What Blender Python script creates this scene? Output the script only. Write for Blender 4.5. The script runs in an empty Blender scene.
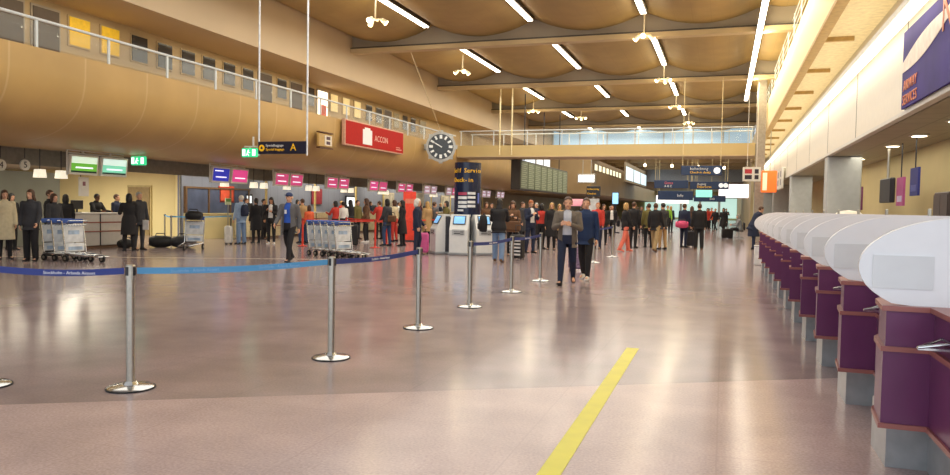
import bpy, bmesh, math, random
from mathutils import Vector, Matrix
C = bpy.context.scene.collection
random.seed(7)
R = math.radians
PI = math.pi

# ---------------------------------------------------------------- materials
def lin(h):
    if isinstance(h, str):
        v = [int(h[i:i+2], 16)/255 for i in (0, 2, 4)]
    else:
        v = [c/255 for c in h]
    return tuple(c/12.92 if c <= .04045 else ((c+.055)/1.055)**2.4 for c in v) + (1,)

MATS = {}
def mat(name, col, rough=.5, metal=0, var=.12, scale=8., bump=0., emit=0, ecol=None, alpha=1, trans=0, coat=0, col2=None, spec=.5):
    if name in MATS:
        return MATS[name]
    m = bpy.data.materials.new(name); m.use_nodes = True
    nt = m.node_tree; b = nt.nodes['Principled BSDF']
    c = lin(col)
    b.inputs['Roughness'].default_value = rough
    b.inputs['Metallic'].default_value = metal
    b.inputs['Specular IOR Level'].default_value = spec
    b.inputs['Coat Weight'].default_value = coat
    tc = nt.nodes.new('ShaderNodeTexCoord')
    nz = nt.nodes.new('ShaderNodeTexNoise'); nz.inputs['Scale'].default_value = scale; nz.inputs['Detail'].default_value = 3
    nt.links.new(tc.outputs['Object'], nz.inputs['Vector'])
    rp = nt.nodes.new('ShaderNodeValToRGB')
    c2 = lin(col2) if col2 else c
    rp.color_ramp.elements[0].position = .3; rp.color_ramp.elements[1].position = .7
    rp.color_ramp.elements[0].color = tuple(x*(1-var) for x in c[:3]) + (1,)
    rp.color_ramp.elements[1].color = tuple(min(1, x*(1+var)) for x in c2[:3]) + (1,)
    nt.links.new(nz.outputs['Fac'], rp.inputs['Fac'])
    nt.links.new(rp.outputs['Color'], b.inputs['Base Color'])
    if bump:
        bp = nt.nodes.new('ShaderNodeBump'); bp.inputs['Strength'].default_value = bump; bp.inputs['Distance'].default_value = .02
        nt.links.new(nz.outputs['Fac'], bp.inputs['Height']); nt.links.new(bp.outputs['Normal'], b.inputs['Normal'])
    if emit:
        b.inputs['Emission Color'].default_value = lin(ecol) if ecol else c
        b.inputs['Emission Strength'].default_value = emit
    if alpha < 1:
        b.inputs['Alpha'].default_value = alpha
    if trans:
        b.inputs['Transmission Weight'].default_value = trans
    MATS[name] = m
    return m

# ---------------------------------------------------------------- mesh builder
class MB:
    def __init__(s):
        s.v = []; s.f = []; s.mi = []; s.i = 0
    def m(s, i):
        s.i = i; return s
    def add(s, vs, fs):
        o = len(s.v); s.v += [tuple(v) for v in vs]
        for f in fs:
            s.f.append(tuple(o+k for k in f)); s.mi.append(s.i)
        return s
    def box(s, a, b):
        x0, y0, z0 = a; x1, y1, z1 = b
        if x0 > x1: x0, x1 = x1, x0
        if y0 > y1: y0, y1 = y1, y0
        if z0 > z1: z0, z1 = z1, z0
        return s.add([(x0,y0,z0),(x1,y0,z0),(x1,y1,z0),(x0,y1,z0),(x0,y0,z1),(x1,y0,z1),(x1,y1,z1),(x0,y1,z1)],
                     [(0,3,2,1),(4,5,6,7),(0,1,5,4),(1,2,6,5),(2,3,7,6),(3,0,4,7)])
    def bev(s, a, b, r=.02):
        # box with chamfered vertical and horizontal edges
        x0, x1 = sorted((a[0], b[0])); y0, y1 = sorted((a[1], b[1])); z0, z1 = sorted((a[2], b[2]))
        r = min(r, (x1-x0)/2.01, (y1-y0)/2.01, (z1-z0)/2.01)
        def ring(z, k):
            return [(x0+r,y0+k,z),(x1-r,y0+k,z),(x1-k,y0+r,z),(x1-k,y1-r,z),(x1-r,y1-k,z),(x0+r,y1-k,z),(x0+k,y1-r,z),(x0+k,y0+r,z)]
        return s.loft([ring(z0, r*.9), ring(z0+r, 0), ring(z1-r, 0), ring(z1, r*.9)])
    def loft(s, rings, cap=True):
        n = len(rings[0]); vs = [p for r in rings for p in r]; fs = []
        for i in range(len(rings)-1):
            for j in range(n):
                k = (j+1) % n
                fs.append((i*n+j, i*n+k, (i+1)*n+k, (i+1)*n+j))
        if cap:
            fs.append(tuple(reversed(range(n)))); fs.append(tuple((len(rings)-1)*n+j for j in range(n)))
        return s.add(vs, fs)
    def rod(s, p, q, r, r2=None, n=10):
        p, q = Vector(p), Vector(q); d = (q-p).normalized()
        u = d.orthogonal().normalized(); w = d.cross(u); r2 = r if r2 is None else r2
        return s.loft([[p+(u*math.cos(2*PI*k/n)+w*math.sin(2*PI*k/n))*r for k in range(n)],
                       [q+(u*math.cos(2*PI*k/n)+w*math.sin(2*PI*k/n))*r2 for k in range(n)]])
    def tube(s, pts, r, n=8):
        for a, b in zip(pts, pts[1:]): s.rod(a, b, r, n=n)
        for p in pts[1:-1]: s.ball(p, (r, r, r), 6, 4)
        return s
    def lathe(s, prof, c=(0,0,0), n=24):
        return s.loft([[(c[0]+r*math.cos(2*PI*k/n), c[1]+r*math.sin(2*PI*k/n), c[2]+z) for k in range(n)] for r, z in prof])
    def ball(s, c, r, n=14, m=9):
        if not hasattr(r, '__len__'): r = (r, r, r)
        rings = []
        for i in range(m):
            t = -PI/2 + PI*(i+.5)/m if 0 < i < m-1 else (-PI/2+.12 if i == 0 else PI/2-.12)
            rings.append([(c[0]+r[0]*math.cos(t)*math.cos(2*PI*k/n), c[1]+r[1]*math.cos(t)*math.sin(2*PI*k/n), c[2]+r[2]*math.sin(t)) for k in range(n)])
        return s.loft(rings)
    def prism(s, poly, lo, hi, axis='z'):
        def P(a, b, h): return {'z': (a, b, h), 'y': (a, h, b), 'x': (h, a, b)}[axis]
        n = len(poly)
        vs = [P(a, b, lo) for a, b in poly] + [P(a, b, hi) for a, b in poly]
        fs = [tuple(range(n)), tuple(range(2*n-1, n-1, -1))] + [(j, n+j, n+(j+1) % n, (j+1) % n) for j in range(n)]
        return s.add(vs, fs)
    def build(s, name, mats, parent=None, smooth=False, kind=None, fix=True):
        me = bpy.data.meshes.new(name)
        me.from_pydata(s.v, [], s.f)
        if not isinstance(mats, (list, tuple)): mats = [mats]
        for m_ in mats: me.materials.append(m_)
        me.polygons.foreach_set('material_index', s.mi)
        if fix:
            bm = bmesh.new(); bm.from_mesh(me); bmesh.ops.recalc_face_normals(bm, faces=bm.faces); bm.to_mesh(me); bm.free()
        if smooth:
            me.polygons.foreach_set('use_smooth', [True]*len(me.polygons))
            try: me.set_sharp_from_angle(angle=R(40))
            except Exception: pass
        me.update()
        o = bpy.data.objects.new(name, me); C.objects.link(o)
        if parent: o.parent = parent
        if kind: o['kind'] = kind
        return o

def tag(o, label, cat, group=None):
    o['label'] = label; o['category'] = cat
    if group: o['group'] = group
    return o
def thing(name, label, cat, loc=(0,0,0), rz=0, group=None):
    o = bpy.data.objects.new(name, None); C.objects.link(o)
    o.location = loc; o.rotation_euler = (0, 0, rz); o.empty_display_size = .1
    return tag(o, label, cat, group)
def dup(root, loc, rz=None, label=None, group=None):
    r = root.copy(); C.objects.link(r); r.location = loc
    if rz is not None: r.rotation_euler = (0, 0, rz)
    if label: r['label'] = label
    if group: r['group'] = group
    for ch in list(root.children):
        c = ch.copy(); C.objects.link(c); c.parent = r
        for g in list(ch.children):
            d = g.copy(); C.objects.link(d); d.parent = c
    return r
def words(body, size, m, loc, rot, parent, align='LEFT', name='lettering', ext=.004):
    cu = bpy.data.curves.new(name, 'FONT'); cu.body = body; cu.size = size; cu.extrude = ext; cu.align_x = align; cu.align_y = 'CENTER'; cu.resolution_u = 2
    t = bpy.data.objects.new('t', cu); C.objects.link(t)
    bpy.context.view_layer.update()
    me = bpy.data.meshes.new_from_object(t.evaluated_get(bpy.context.evaluated_depsgraph_get()))
    bpy.data.objects.remove(t); bpy.data.curves.remove(cu)
    me.materials.clear(); me.materials.append(m)
    o = bpy.data.objects.new(name, me); C.objects.link(o); o.location = loc; o.rotation_euler = rot
    if parent: o.parent = parent
    return o
FX = (R(90), 0, R(90))     # text read from the hall on the left-hand side
FY = (R(90), 0, 0)         # text read from the camera end of the hall
FNX = (R(90), 0, R(-90))   # text read from the hall on the right-hand side
ORD = ['first', 'second', 'third', 'fourth', 'fifth', 'sixth', 'seventh', 'eighth', 'ninth', 'tenth', 'eleventh', 'twelfth', 'thirteenth', 'fourteenth', 'fifteenth', 'sixteenth', 'seventeenth', 'eighteenth', 'nineteenth', 'twentieth']

# ---------------------------------------------------------------- setting
def lined(name, col, linecol, period, width, axes=(1,), rough=.5, var=.1, scale=2., spec=.5, mix=1., bump=0., speck=0.):
    # plain material with thin joint lines every `period` metres along the given object axes
    m = mat(name, col, rough=rough, var=var, scale=scale, spec=spec, bump=bump); nt = m.node_tree
    b = nt.nodes['Principled BSDF']; tc = nt.nodes['Texture Coordinate']
    src = b.inputs['Base Color'].links[0].from_socket
    if speck:
        vo = nt.nodes.new('ShaderNodeTexNoise'); vo.inputs['Scale'].default_value = 55; vo.inputs['Detail'].default_value = 2
        nt.links.new(tc.outputs['Object'], vo.inputs['Vector'])
        mm = nt.nodes.new('ShaderNodeMix'); mm.data_type = 'RGBA'; mm.blend_type = 'OVERLAY'; mm.inputs[0].default_value = speck
        nt.links.new(src, mm.inputs[6]); nt.links.new(vo.outputs['Fac'], mm.inputs[7]); src = mm.outputs[2]
    sx = nt.nodes.new('ShaderNodeSeparateXYZ'); nt.links.new(tc.outputs['Object'], sx.inputs[0])
    fac = None
    for a in axes:
        d = nt.nodes.new('ShaderNodeMath'); d.operation = 'PINGPONG'; d.inputs[1].default_value = period/2
        nt.links.new(sx.outputs[a], d.inputs[0])
        l = nt.nodes.new('ShaderNodeMath'); l.operation = 'LESS_THAN'; l.inputs[1].default_value = width/2
        nt.links.new(d.outputs[0], l.inputs[0])
        if fac is None: fac = l.outputs[0]
        else:
            x = nt.nodes.new('ShaderNodeMath'); x.operation = 'MAXIMUM'
            nt.links.new(fac, x.inputs[0]); nt.links.new(l.outputs[0], x.inputs[1]); fac = x.outputs[0]
    k = nt.nodes.new('ShaderNodeMath'); k.operation = 'MULTIPLY'; k.inputs[1].default_value = mix
    nt.links.new(fac, k.inputs[0])
    mx = nt.nodes.new('ShaderNodeMix'); mx.data_type = 'RGBA'
    nt.links.new(k.outputs[0], mx.inputs[0]); nt.links.new(src, mx.inputs[6]); mx.inputs[7].default_value = lin(linecol)
    nt.links.new(mx.outputs[2], b.inputs['Base Color'])
    return m

FLOOR = lined('polished_stone', '9b8b8c', '8a7b7d', 1.2, .012, (0, 1), spec=.27, rough=.16, var=.16, scale=1.3, mix=.35, speck=.25)
FLOOR2 = lined('paler_polished_stone', 'bfa9a7', 'ad9895', 1.2, .012, (0, 1), spec=.25, rough=.19, var=.12, scale=1.6, mix=.4, speck=.35)
PANEL = lined('perforated_wood_ceiling', 'ab905c', '9f8453', .6, .02, (0, 1), rough=.55, var=.1, scale=.8, mix=.5)
DRUM = lined('curved_wood_cladding', 'bb9a60', 'd0b588', 2.0, .05, (1,), rough=.42, var=.08, scale=.7, mix=.55)
BEIGE = mat('beige_paint', 'c9b48d', rough=.6, var=.05, scale=1.)
BEAMW = mat('grey_beam_paint', 'a3998a', rough=.6, var=.05, scale=1.)
BEAMD = mat('dark_beam_edge', '55504a', rough=.6)
GALW = mat('gallery_wall_paint', 'b9a47f', rough=.7, var=.05, scale=.8)
GREYW = mat('grey_wall_paint', '8b8880', rough=.7, var=.06, scale=.8)
BLUEW = lined('blue_grey_partition', '7f8597', '6c7183', .6, .03, (1,), rough=.5, var=.06, scale=1., mix=.8)
CREAM = mat('cream_wall_paint', 'd9cb98', rough=.7, var=.04, scale=1.)
WHITEP = mat('white_paint', 'dcdad2', rough=.5, var=.03)
RAILM = mat('pale_railing_paint', 'd5dde0', rough=.35, var=.03)
GLASS = mat('railing_glass', 'd8e6e4', rough=.05, alpha=.07, var=.02)
STEEL = mat('brushed_steel', 'b5b1a6', rough=.3, metal=.9, var=.08, scale=30)
CHROME = mat('chrome', 'cfd2d4', rough=.14, metal=1, var=.03)
DARK = mat('dark_plastic', '22232a', rough=.45)
BLACK = mat('black_rubber', '141416', rough=.6)
DARKGL = mat('dark_window_glass', '3b3a3a', rough=.15, var=.1, scale=.6)
DOORM = mat('dark_door_paint', '54473d', rough=.5, var=.06)
BROWND = mat('brown_door_paint', '8d7a55', rough=.55)
YELW = mat('yellow_blind', 'e8bf2a', rough=.6, emit=.12)
LIT = mat('lit_diffuser', 'fff4de', emit=9, ecol='fff1d8', var=0)
DAYW = mat('daylit_window_glass', 'bcd6e6', emit=.55, ecol='9cc4dc', var=.06, scale=.5)
NAVY = mat('navy_sign_panel', '1c2038', rough=.35, var=.08)

def st(mb, name, m, **k):
    return mb.build(name, m, kind='structure', **k)

# floor in two stone tones, meeting along a slanted joint
JA, JB = (-5.00, 4.04), (1.61, 7.83)
sl = (JB[1]-JA[1])/(JB[0]-JA[0])
def jy(x): return JA[1] + sl*(x-JA[0])
fl = MB()
fl.m(0).prism([(-34, jy(-34) if jy(-34) > -7 else -7), (-12, max(-7, jy(-12))), (8, jy(8)), (8, 132), (-34, 132)], -.2, 0)
fl.m(1).prism([(-34, -8), (8, -8), (8, jy(8)), (-12, max(-7, jy(-12))), (-34, max(-7, jy(-34)))], -.2, 0)
st(fl, 'floor', [FLOOR, FLOOR2])
tape = MB().box((-.965, 1.5, 0), (-.835, 8.22, .003)).build('floor_tape', mat('yellow_tape', 'e6de3c', rough=.45, var=.05, scale=6))
tag(tape, 'yellow tape stripe stuck on the stone floor in the foreground', 'tape')
line = MB().prism([(-24, 11.9), (-23.9, 11.9), (-8.9, 18.6), (-8.95, 18.7)], 0, .003).build('floor_line', mat('pale_floor_line', 'c3b59a', rough=.4))
tag(line, 'thin pale line on the floor behind the luggage trolleys at left', 'floor line')

# ---- high ceiling: sagging panels between beams and lamp rows
ROWS = [-15.0, -10.98, -6.9, -2.86, 1.12, 2.6]
BAYS = [8.2+9.6*i for i in range(0, 7)]           # beam positions
ZL, ZS = 8.55, .52
nb = 0
for b in range(len(BAYS)-1):
    y0, y1 = BAYS[b], BAYS[b+1]
    if b == len(BAYS)-2: y1 = 64.5
    for c in range(len(ROWS)-1):
        x0, x1 = ROWS[c], ROWS[c+1]
        if c == 4: sag = .12
        else: sag = ZS
        up = []; lo = []
        N = 20
        for k in range(N+1):
            t = k/N; x = x0+(x1-x0)*t
            z = ZL - sag*(1-abs(2*t-1)**2.0)
            lo.append((x, z)); up.append((x, z+.06))
        mb = MB(); mb.prism(lo+up[::-1], y0, y1, 'y')
        st(mb, 'ceiling_%d' % (b*5+c+1), PANEL, smooth=True)
for i, y in enumerate(BAYS[1:]):
    mb = MB()
    mb.m(1).box((-14.5, y-.06, 7.8), (2.2, y+.06, 8.7))
    mb.m(0).box((-14.5, y-.2, 7.62), (2.2, y+.2, 7.79))
    mb.m(2).box((-14.5, y-.22, 7.79), (2.2, y+.22, 7.84))
    st(mb, 'trim_%d' % (i+1), [BEIGE, BEAMW, BEAMD])
# roof slab over the panels, walls closing the volume
st(MB().box((-34, -8, 9.0), (8, 66, 9.2)), 'ceiling_99', WHITEP)

# ---- left gallery: curved drum, floor, upper room wall, bulkhead above
prof = []
for k in range(17):
    t = PI/2*k/16
    n = 2/3.3
    prof.append((-14.5-3.5*(1-math.cos(t)**n), 4.87-1.97*math.sin(t)**n))
inner = [(-18.0, 3.0), (-18.0, 4.87)]
def drum(y0, y1, name):
    mb = MB(); mb.prism(prof+inner, y0, y1, 'y'); return st(mb, name, DRUM, smooth=True)
drum(3, 62, 'wall_left'); 
st(MB().box((-18, 3, 4.75), (-34, 62, 4.87)), 'ceiling_98', BEIGE)
st(MB().box((-18, 3, 2.9), (-34, 62, 3.0)), 'ceiling_97', mat('soffit_paint', '9a8f7c', rough=.7))
st(MB().box((-16.5, 3, 4.87), (-16.7, 62, 6.55)), 'wall_left_gallery', GALW)
st(MB().box((-14.5, 3, 6.55), (-16.7, 66, 9.0)), 'wall_left_bulkhead', mat('bulkhead_paint', 'cdb898', rough=.7, var=.04, scale=.5))
# hall end of the high part: upstand wall with a long daylit window
st(MB().box((-14.5, 64.4, 6.3), (2.2, 64.6, 7.0)).box((-14.5, 64.4, 8.25), (2.2, 64.6, 9)), 'wall_far_upstand', BEIGE)
for k in range(7):
    xa = -14.4+2.36*k
    w = MB(); w.m(0).box((xa+.06, 64.44, 7.0), (xa+2.3, 64.5, 8.25)); w.m(1).box((xa-.06, 64.4, 7.0), (xa+.06, 64.56, 8.25))
    st(w, 'window_%d' % (k+1), [DAYW, RAILM])
# lower far hall
PAN2 = mat('far_ceiling_wood', '94764c', rough=.6, var=.2, scale=.6)
st(MB().box((-16, 64.6, 6.3), (6, 90, 6.4)), 'ceiling_96', PAN2)
for i in range(4):
    st(MB().box((-15, 67+6*i, 6.0), (3, 67.3+6*i, 6.3)), 'trim_%d' % (20+i), BEIGE)
st(MB().box((-16, 90, 4.75), (6, 90.2, 6.4)), 'wall_far_bulkhead', mat('pale_blue_grey_paint', 'b4bcc4', rough=.6))
st(MB().box((-16, 90, 4.7), (6, 132, 4.8)), 'ceiling_95', PAN2)
st(MB().box((-34, 131.8, -.1), (8, 132, 9)), 'wall_back', CREAM)
for k in range(5):
    w = MB(); w.m(0).box((-13+3.1*k, 131.6, .3), (-10.3+3.1*k, 131.75, 3.6)); w.m(1).box((-10.3+3.1*k, 131.6, 0), (-9.9+3.1*k, 131.8, 3.6)).box((-13+3.1*k, 131.6, 3.6), (-9.9+3.1*k, 131.8, 3.75))
    st(w, 'window_%d' % (20+k), [mat('bright_glass', 'd9efe6', emit=.8, ecol='bfe6da', var=.3, scale=.5), STEEL])
w = MB()   # far left side of the lower hall
w.m(0).box((-11, 64.6, 2.8), (-15, 132, 6.3)); w.m(0).box((-20.3, 62, 0), (-20.5, 132, 2.9))
w.m(0).box((-15, 62, 2.8), (-20.4, 132, 2.95))
st(w, 'wall_left_far', mat('far_gallery_cladding', 'ab9066', rough=.5, var=.1, scale=.5))
for k in range(8):
    w = MB(); y = 66+2.3*k
    w.m(0).box((-11, y, 4.95), (-10.92, y+1.3, 5.45)); w.m(1).box((-11, y-.1, 4.87), (-10.95, y+1.4, 5.53))
    st(w, 'window_%d' % (30+k), [mat('lit_room_glass', 'f4ecc4', emit=1.2, var=.2), BEAMW])
for k in range(3):
    y = 70.4+6.5*k; w = MB(); w.m(0).box((-8.8, y, 4.3), (-8.72, y+5.6, 5.5)); w.m(1).box((-8.9, y-.3, 4.1), (-8.75, y+6.2, 6.3))
    st(w, 'window_%d' % (40+k), [mat('bright_daylit_glass', 'd8eef8', emit=1.1, ecol='cbe8f6', var=.15, scale=.6), mat('pale_upper_wall', 'b7a98c')])

# gallery windows and doors (sunk into the gallery wall)
gw = [('door', 13.2, 1.6, 'dark'), ('door', 14.66, .76, 'dark'), ('win', 15.7, .66, 'yellow'), ('win', 16.75, .62, 'yellow'),
      ('win', 17.85, .6, 'dark'), ('win', 18.9, .6, 'dark'), ('win', 19.95, .6, 'dark'), ('win', 20.97, .6, 'dark'), ('win', 22.05, .6, 'dark'), ('win', 23.12, .6, 'dark'),
      ('door', 24.2, .8, 'dark'), ('win', 25.3, .6, 'dark'), ('door', 26.35, .8, 'dark'), ('win', 27.4, .6, 'dark'), ('door', 28.4, .8, 'lit'),
      ('win', 29.4, .6, 'warm'), ('win', 30.5, .6, 'warm'), ('win', 31.6, .6, 'warm'), ('win', 32.8, .6, 'dark'), ('win', 33.9, .6, 'dark'), ('door', 34.95, .8, 'dark'),
      ('win', 36.0, .6, 'grey'), ('win', 37.1, .6, 'dark'), ('win', 38.2, .6, 'dark'), ('win', 39.6, .9, 'grey')]
GM = {'dark': DARKGL, 'yellow': YELW, 'warm': mat('warm_lit_window', 'd8c48a', emit=.45, var=.15, scale=3), 'grey': mat('grey_window', '8d8468', rough=.3), 'lit': mat('bright_lit_room', 'fff0d8', emit=1.6, var=.1)}
nd = nw = 0
for kind, y, wd, look in gw:
    mb = MB()
    if kind == 'door':
        nd += 1
        z0, z1 = 4.88, 6.33
        mb.m(1).box((-16.5, y-wd/2-.05, z0), (-16.46, y+wd/2+.05, z1+.06))
        mb.m(0).box((-16.46, y-wd/2, z0), (-16.44, y+wd/2, z1))
        mb.m(2).ball((-16.42, y+wd/2-.08, 5.7), .03, 8, 6)
        st(mb, 'door_%d' % nd, [DOORM if look == 'dark' else GM['lit'], BEAMW, CHROME])
    else:
        nw += 1
        mb.m(1).box((-16.5, y-wd/2-.04, 5.56), (-16.46, y+wd/2+.04, 6.37))
        mb.m(0).box((-16.46, y-wd/2, 5.6), (-16.44, y+wd/2, 6.33))
        st(mb, 'window_%d' % (50+nw), [GM[look], GALW])
ps = MB().box((-16.43, 28.25, 4.95), (-16.4, 28.62, 5.75)).build('gallery_poster', mat('orange_red_poster', 'd8512a', rough=.5, var=.3, scale=6))
tag(ps, 'orange poster in the bright doorway of the upper gallery', 'poster')

# ---- lower left: walls under the gallery
st(MB().box((-20.1, 24.0, 0), (-20.3, 62, 3.0)), 'wall_left_lower', BLUEW)
st(MB().prism([(-20.1, 23.9), (-20.3, 24.1), (-23.0, 27.0), (-22.8, 26.8)], 0, 3.0), 'wall_left_return', CREAM)
st(MB().box((-33, 26.8, 0), (-22.8, 27.0, 3.0)), 'wall_left_cream', CREAM)
st(MB().box((-33.8, 3, 0), (-34, 27, 3.0)), 'wall_left_end', GREYW)
st(MB().box((-33, 3.0, 0), (-14.6, 3.2, 9)), 'wall_left_near', GREYW)
d = MB(); xa = (-25.27, 26.70, 1.54)[0]; xb = (-24.11, 26.70, 1.56)[0]
d.m(1).box((xa-.08, 26.8, 0), (xb+.08, 26.74, 2.2)); d.m(0).box((xa, 26.74, 0), (xb, 26.7, 2.12)); d.m(2).rod((xb-.12, 26.68, 1.0), (xb-.12, 26.62, 1.0), .025)
st(d, 'door_20', [BROWND, mat('door_frame_paint', 'b8a878'), CHROME])
# low cream wall with the dark window band over it
st(MB().box((-20.0, 24.1, 0), (-20.1, 28.3, 1.02)).box((-19.97, 24.1, 1.02), (-20.13, 28.3, 1.06)), 'trim_30', CREAM)
w = MB(); w.m(0).box((-20.02, 24.2, 1.06), (-20.08, 28.2, 2.05))
for y in (24.15, 25.5, 26.9, 28.2): w.m(1).box((-19.98, y-.04, 1.06), (-20.1, y+.04, 2.05))
w.m(1).box((-19.98, 24.1, 2.05), (-20.1, 28.3, 2.12))
st(w, 'window_90', [mat('blue_tinted_glass', '56617e', rough=.15, var=.25, scale=1.5), mat('brown_window_frame', '6b5138')])
# brown-grey soffit band behind the hanging screens
st(MB().box((-18.3, 3.2, 2.45), (-18.45, 62, 2.9)), 'trim_31', mat('band_paint', '7e796f', rough=.7))

# ---- gallery railing
rl = thing('gallery_railing', 'pale handrail with glass panels along the edge of the upper gallery', 'railing', (-14.6, 23, 4.87))
MB().rod((0, -18.5, .64), (0, 17, .64), .035).build('handrail', RAILM, rl)
for k in range(18):
    y = -18.45+2.05*k
    if y > 17: break
    MB().box((-.02, y-.03, 0), (.02, y+.03, .62)).build('post', RAILM, rl)
    if y < 14.9: MB().box((-.008, y+.05, .06), (.008, y+2.0, .58)).build('glass_panel', GLASS, rl)

# ---- footbridge across the hall
br = MB(); br.m(0).box((-14.5, 40.0, 4.36), (1.4, 42.2, 4.95)); br.m(1).box((-14.5, 39.95, 4.3), (1.4, 42.3, 4.36))
st(br, 'trim_40', [mat('bridge_paint', 'cdb780', rough=.5, var=.04, scale=.6), BEIGE])
rl = thing('bridge_railing', 'glass railing with thin posts on the near edge of the footbridge', 'railing', (-6.4, 40.1, 4.95))
MB().rod((-8.0, 0, .82), (7.75, 0, .82), .03).build('handrail', RAILM, rl)
for k in range(9):
    x = -7.9+1.94*k
    MB().box((x-.025, -.02, 0), (x+.025, .02, .8)).build('post', RAILM, rl)
    if k < 8: MB().box((x+.05, -.006, .06), (x+1.89, .006, .76)).build('glass_panel', GLASS, rl)
rl2 = thing('bridge_railing', 'railing on the far edge of the footbridge seen through the near glass', 'railing', (-6.4, 42.1, 4.95))
MB().rod((-8.0, 0, .82), (7.75, 0, .82), .03).build('handrail', RAILM, rl2)
for k in range(9):
    x = -7.9+1.94*k
    MB().box((x-.025, -.02, 0), (x+.025, .02, .8)).build('post', RAILM, rl2)
for px, nm in (((-11.93, 39.85, 5.79), 'left one of the two tall rods holding up the left end of the footbridge'), ((-11.24, 39.85, 5.78), 'right one of the two tall rods holding up the left end of the footbridge')):
    x = px[0]
    o = MB().rod((x, 39.85, 4.4), (x, 39.85, 8.2), .04).build('bridge_hanging_rod', mat('cream_rod_paint', 'e8dcae', rough=.4)); tag(o, nm, 'rod', 'hanging rods of the footbridge')

# ---- right side: post, upper gallery, fascia, columns, recess
st(MB().box((1.42, 39.9, 0), (1.85, 40.5, 8.6)), 'trim_41', mat('grey_post_paint', 'a39c90', rough=.6))
g = MB()
g.m(0).box((1.9, 3, 5.5), (2.05, 64, 6.95))                       # hall face
g.m(1).box((2.05, 3, 5.62), (4.2, 64, 5.7))                        # soffit
g.m(2).box((1.86, 3, 5.42), (2.08, 64, 5.5))
for k in range(16):
    y = 6.9+4.15*k; g.m(2).box((2.05, y-.05, 5.52), (2.75, y+.05, 5.63))
st(g, 'wall_right_gallery', [mat('cream_gallery_face', 'e3cd9a', rough=.5, var=.03), mat('cream_soffit', 'e4d4ae', rough=.6), mat('tan_edge', 'b8985f', rough=.6)])
st(MB().box((3.05, 3, 4.3), (3.2, 64, 5.65)), 'wall_right_upper', mat('grey_cream_paint', 'cfc7b6', rough=.6, var=.05, scale=.6))
rl = thing('wire_railing', 'thin wire railing above the cream edge of the right hand gallery', 'railing', (2.0, 30, 6.95))
for z in (.25, .5, .75, 1.0): MB().rod((0, -25, z), (0, 32, z), .012, n=6).build('wire', RAILM, rl)
for k in range(24): MB().box((-.02, -25+2.4*k-.02, 0), (.02, -25+2.4*k+.02, 1.05)).build('post', RAILM, rl)
st(MB().box((3.4, 3, 6.95), (3.5, 64, 9)), 'wall_right_top', mat('pale_blue_upper_paint', 'b9c0c4', rough=.6))
f = MB(); f.m(0).box((2.4, 3, 2.98), (2.5, 62, 4.25)); f.m(1).box((2.392, 3, 2.93), (2.52, 62, 2.99)); f.m(1).box((2.392, 3, 4.27), (3.1, 62, 4.38))
for k in range(14):
    y = 12.05 + 4.2*(k-2)
    f.m(2).box((2.396, y-.02, 2.99), (2.405, y+.02, 4.25))
st(f, 'wall_right_fascia', [mat('white_fascia_panel', 'e6e0d2', rough=.45, var=.02), WHITEP, mat('fascia_joint', '6d675e')])
st(MB().box((2.5, 3, 2.93), (8, 64, 3.0)), 'ceiling_94', lined('recess_ceiling_tiles', 'a7a08a', '857f6c', .6, .03, (0, 1), rough=.6, var=.06, mix=.7))
st(MB().box((3.95, 3, 0), (4.1, 64, 2.93)), 'wall_right', mat('beige_recess_wall', 'c0b183', rough=.7, var=.08, scale=.7))
st(MB().box((2.0, 64, 0), (2.2, 132, 6.4)), 'wall_right_far', mat('far_right_paint', 'c8b488', rough=.6, var=.15, scale=.4))
CG = mat('grey_column_paint', 'b2b7b8', rough=.5, var=.05)
for k, y in enumerate((20.5, 31.3, 42.1, 52.9)):
    st(MB().bev((2.42, y, 0), (3.2, y+.6, 2.93), .03), 'trim_%d' % (50+k), CG)
st(MB().box((3.2, 26.0, 0), (3.95, 26.15, 2.93)), 'wall_right_partition', mat('tan_partition', 'a08c66', rough=.6))

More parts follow.
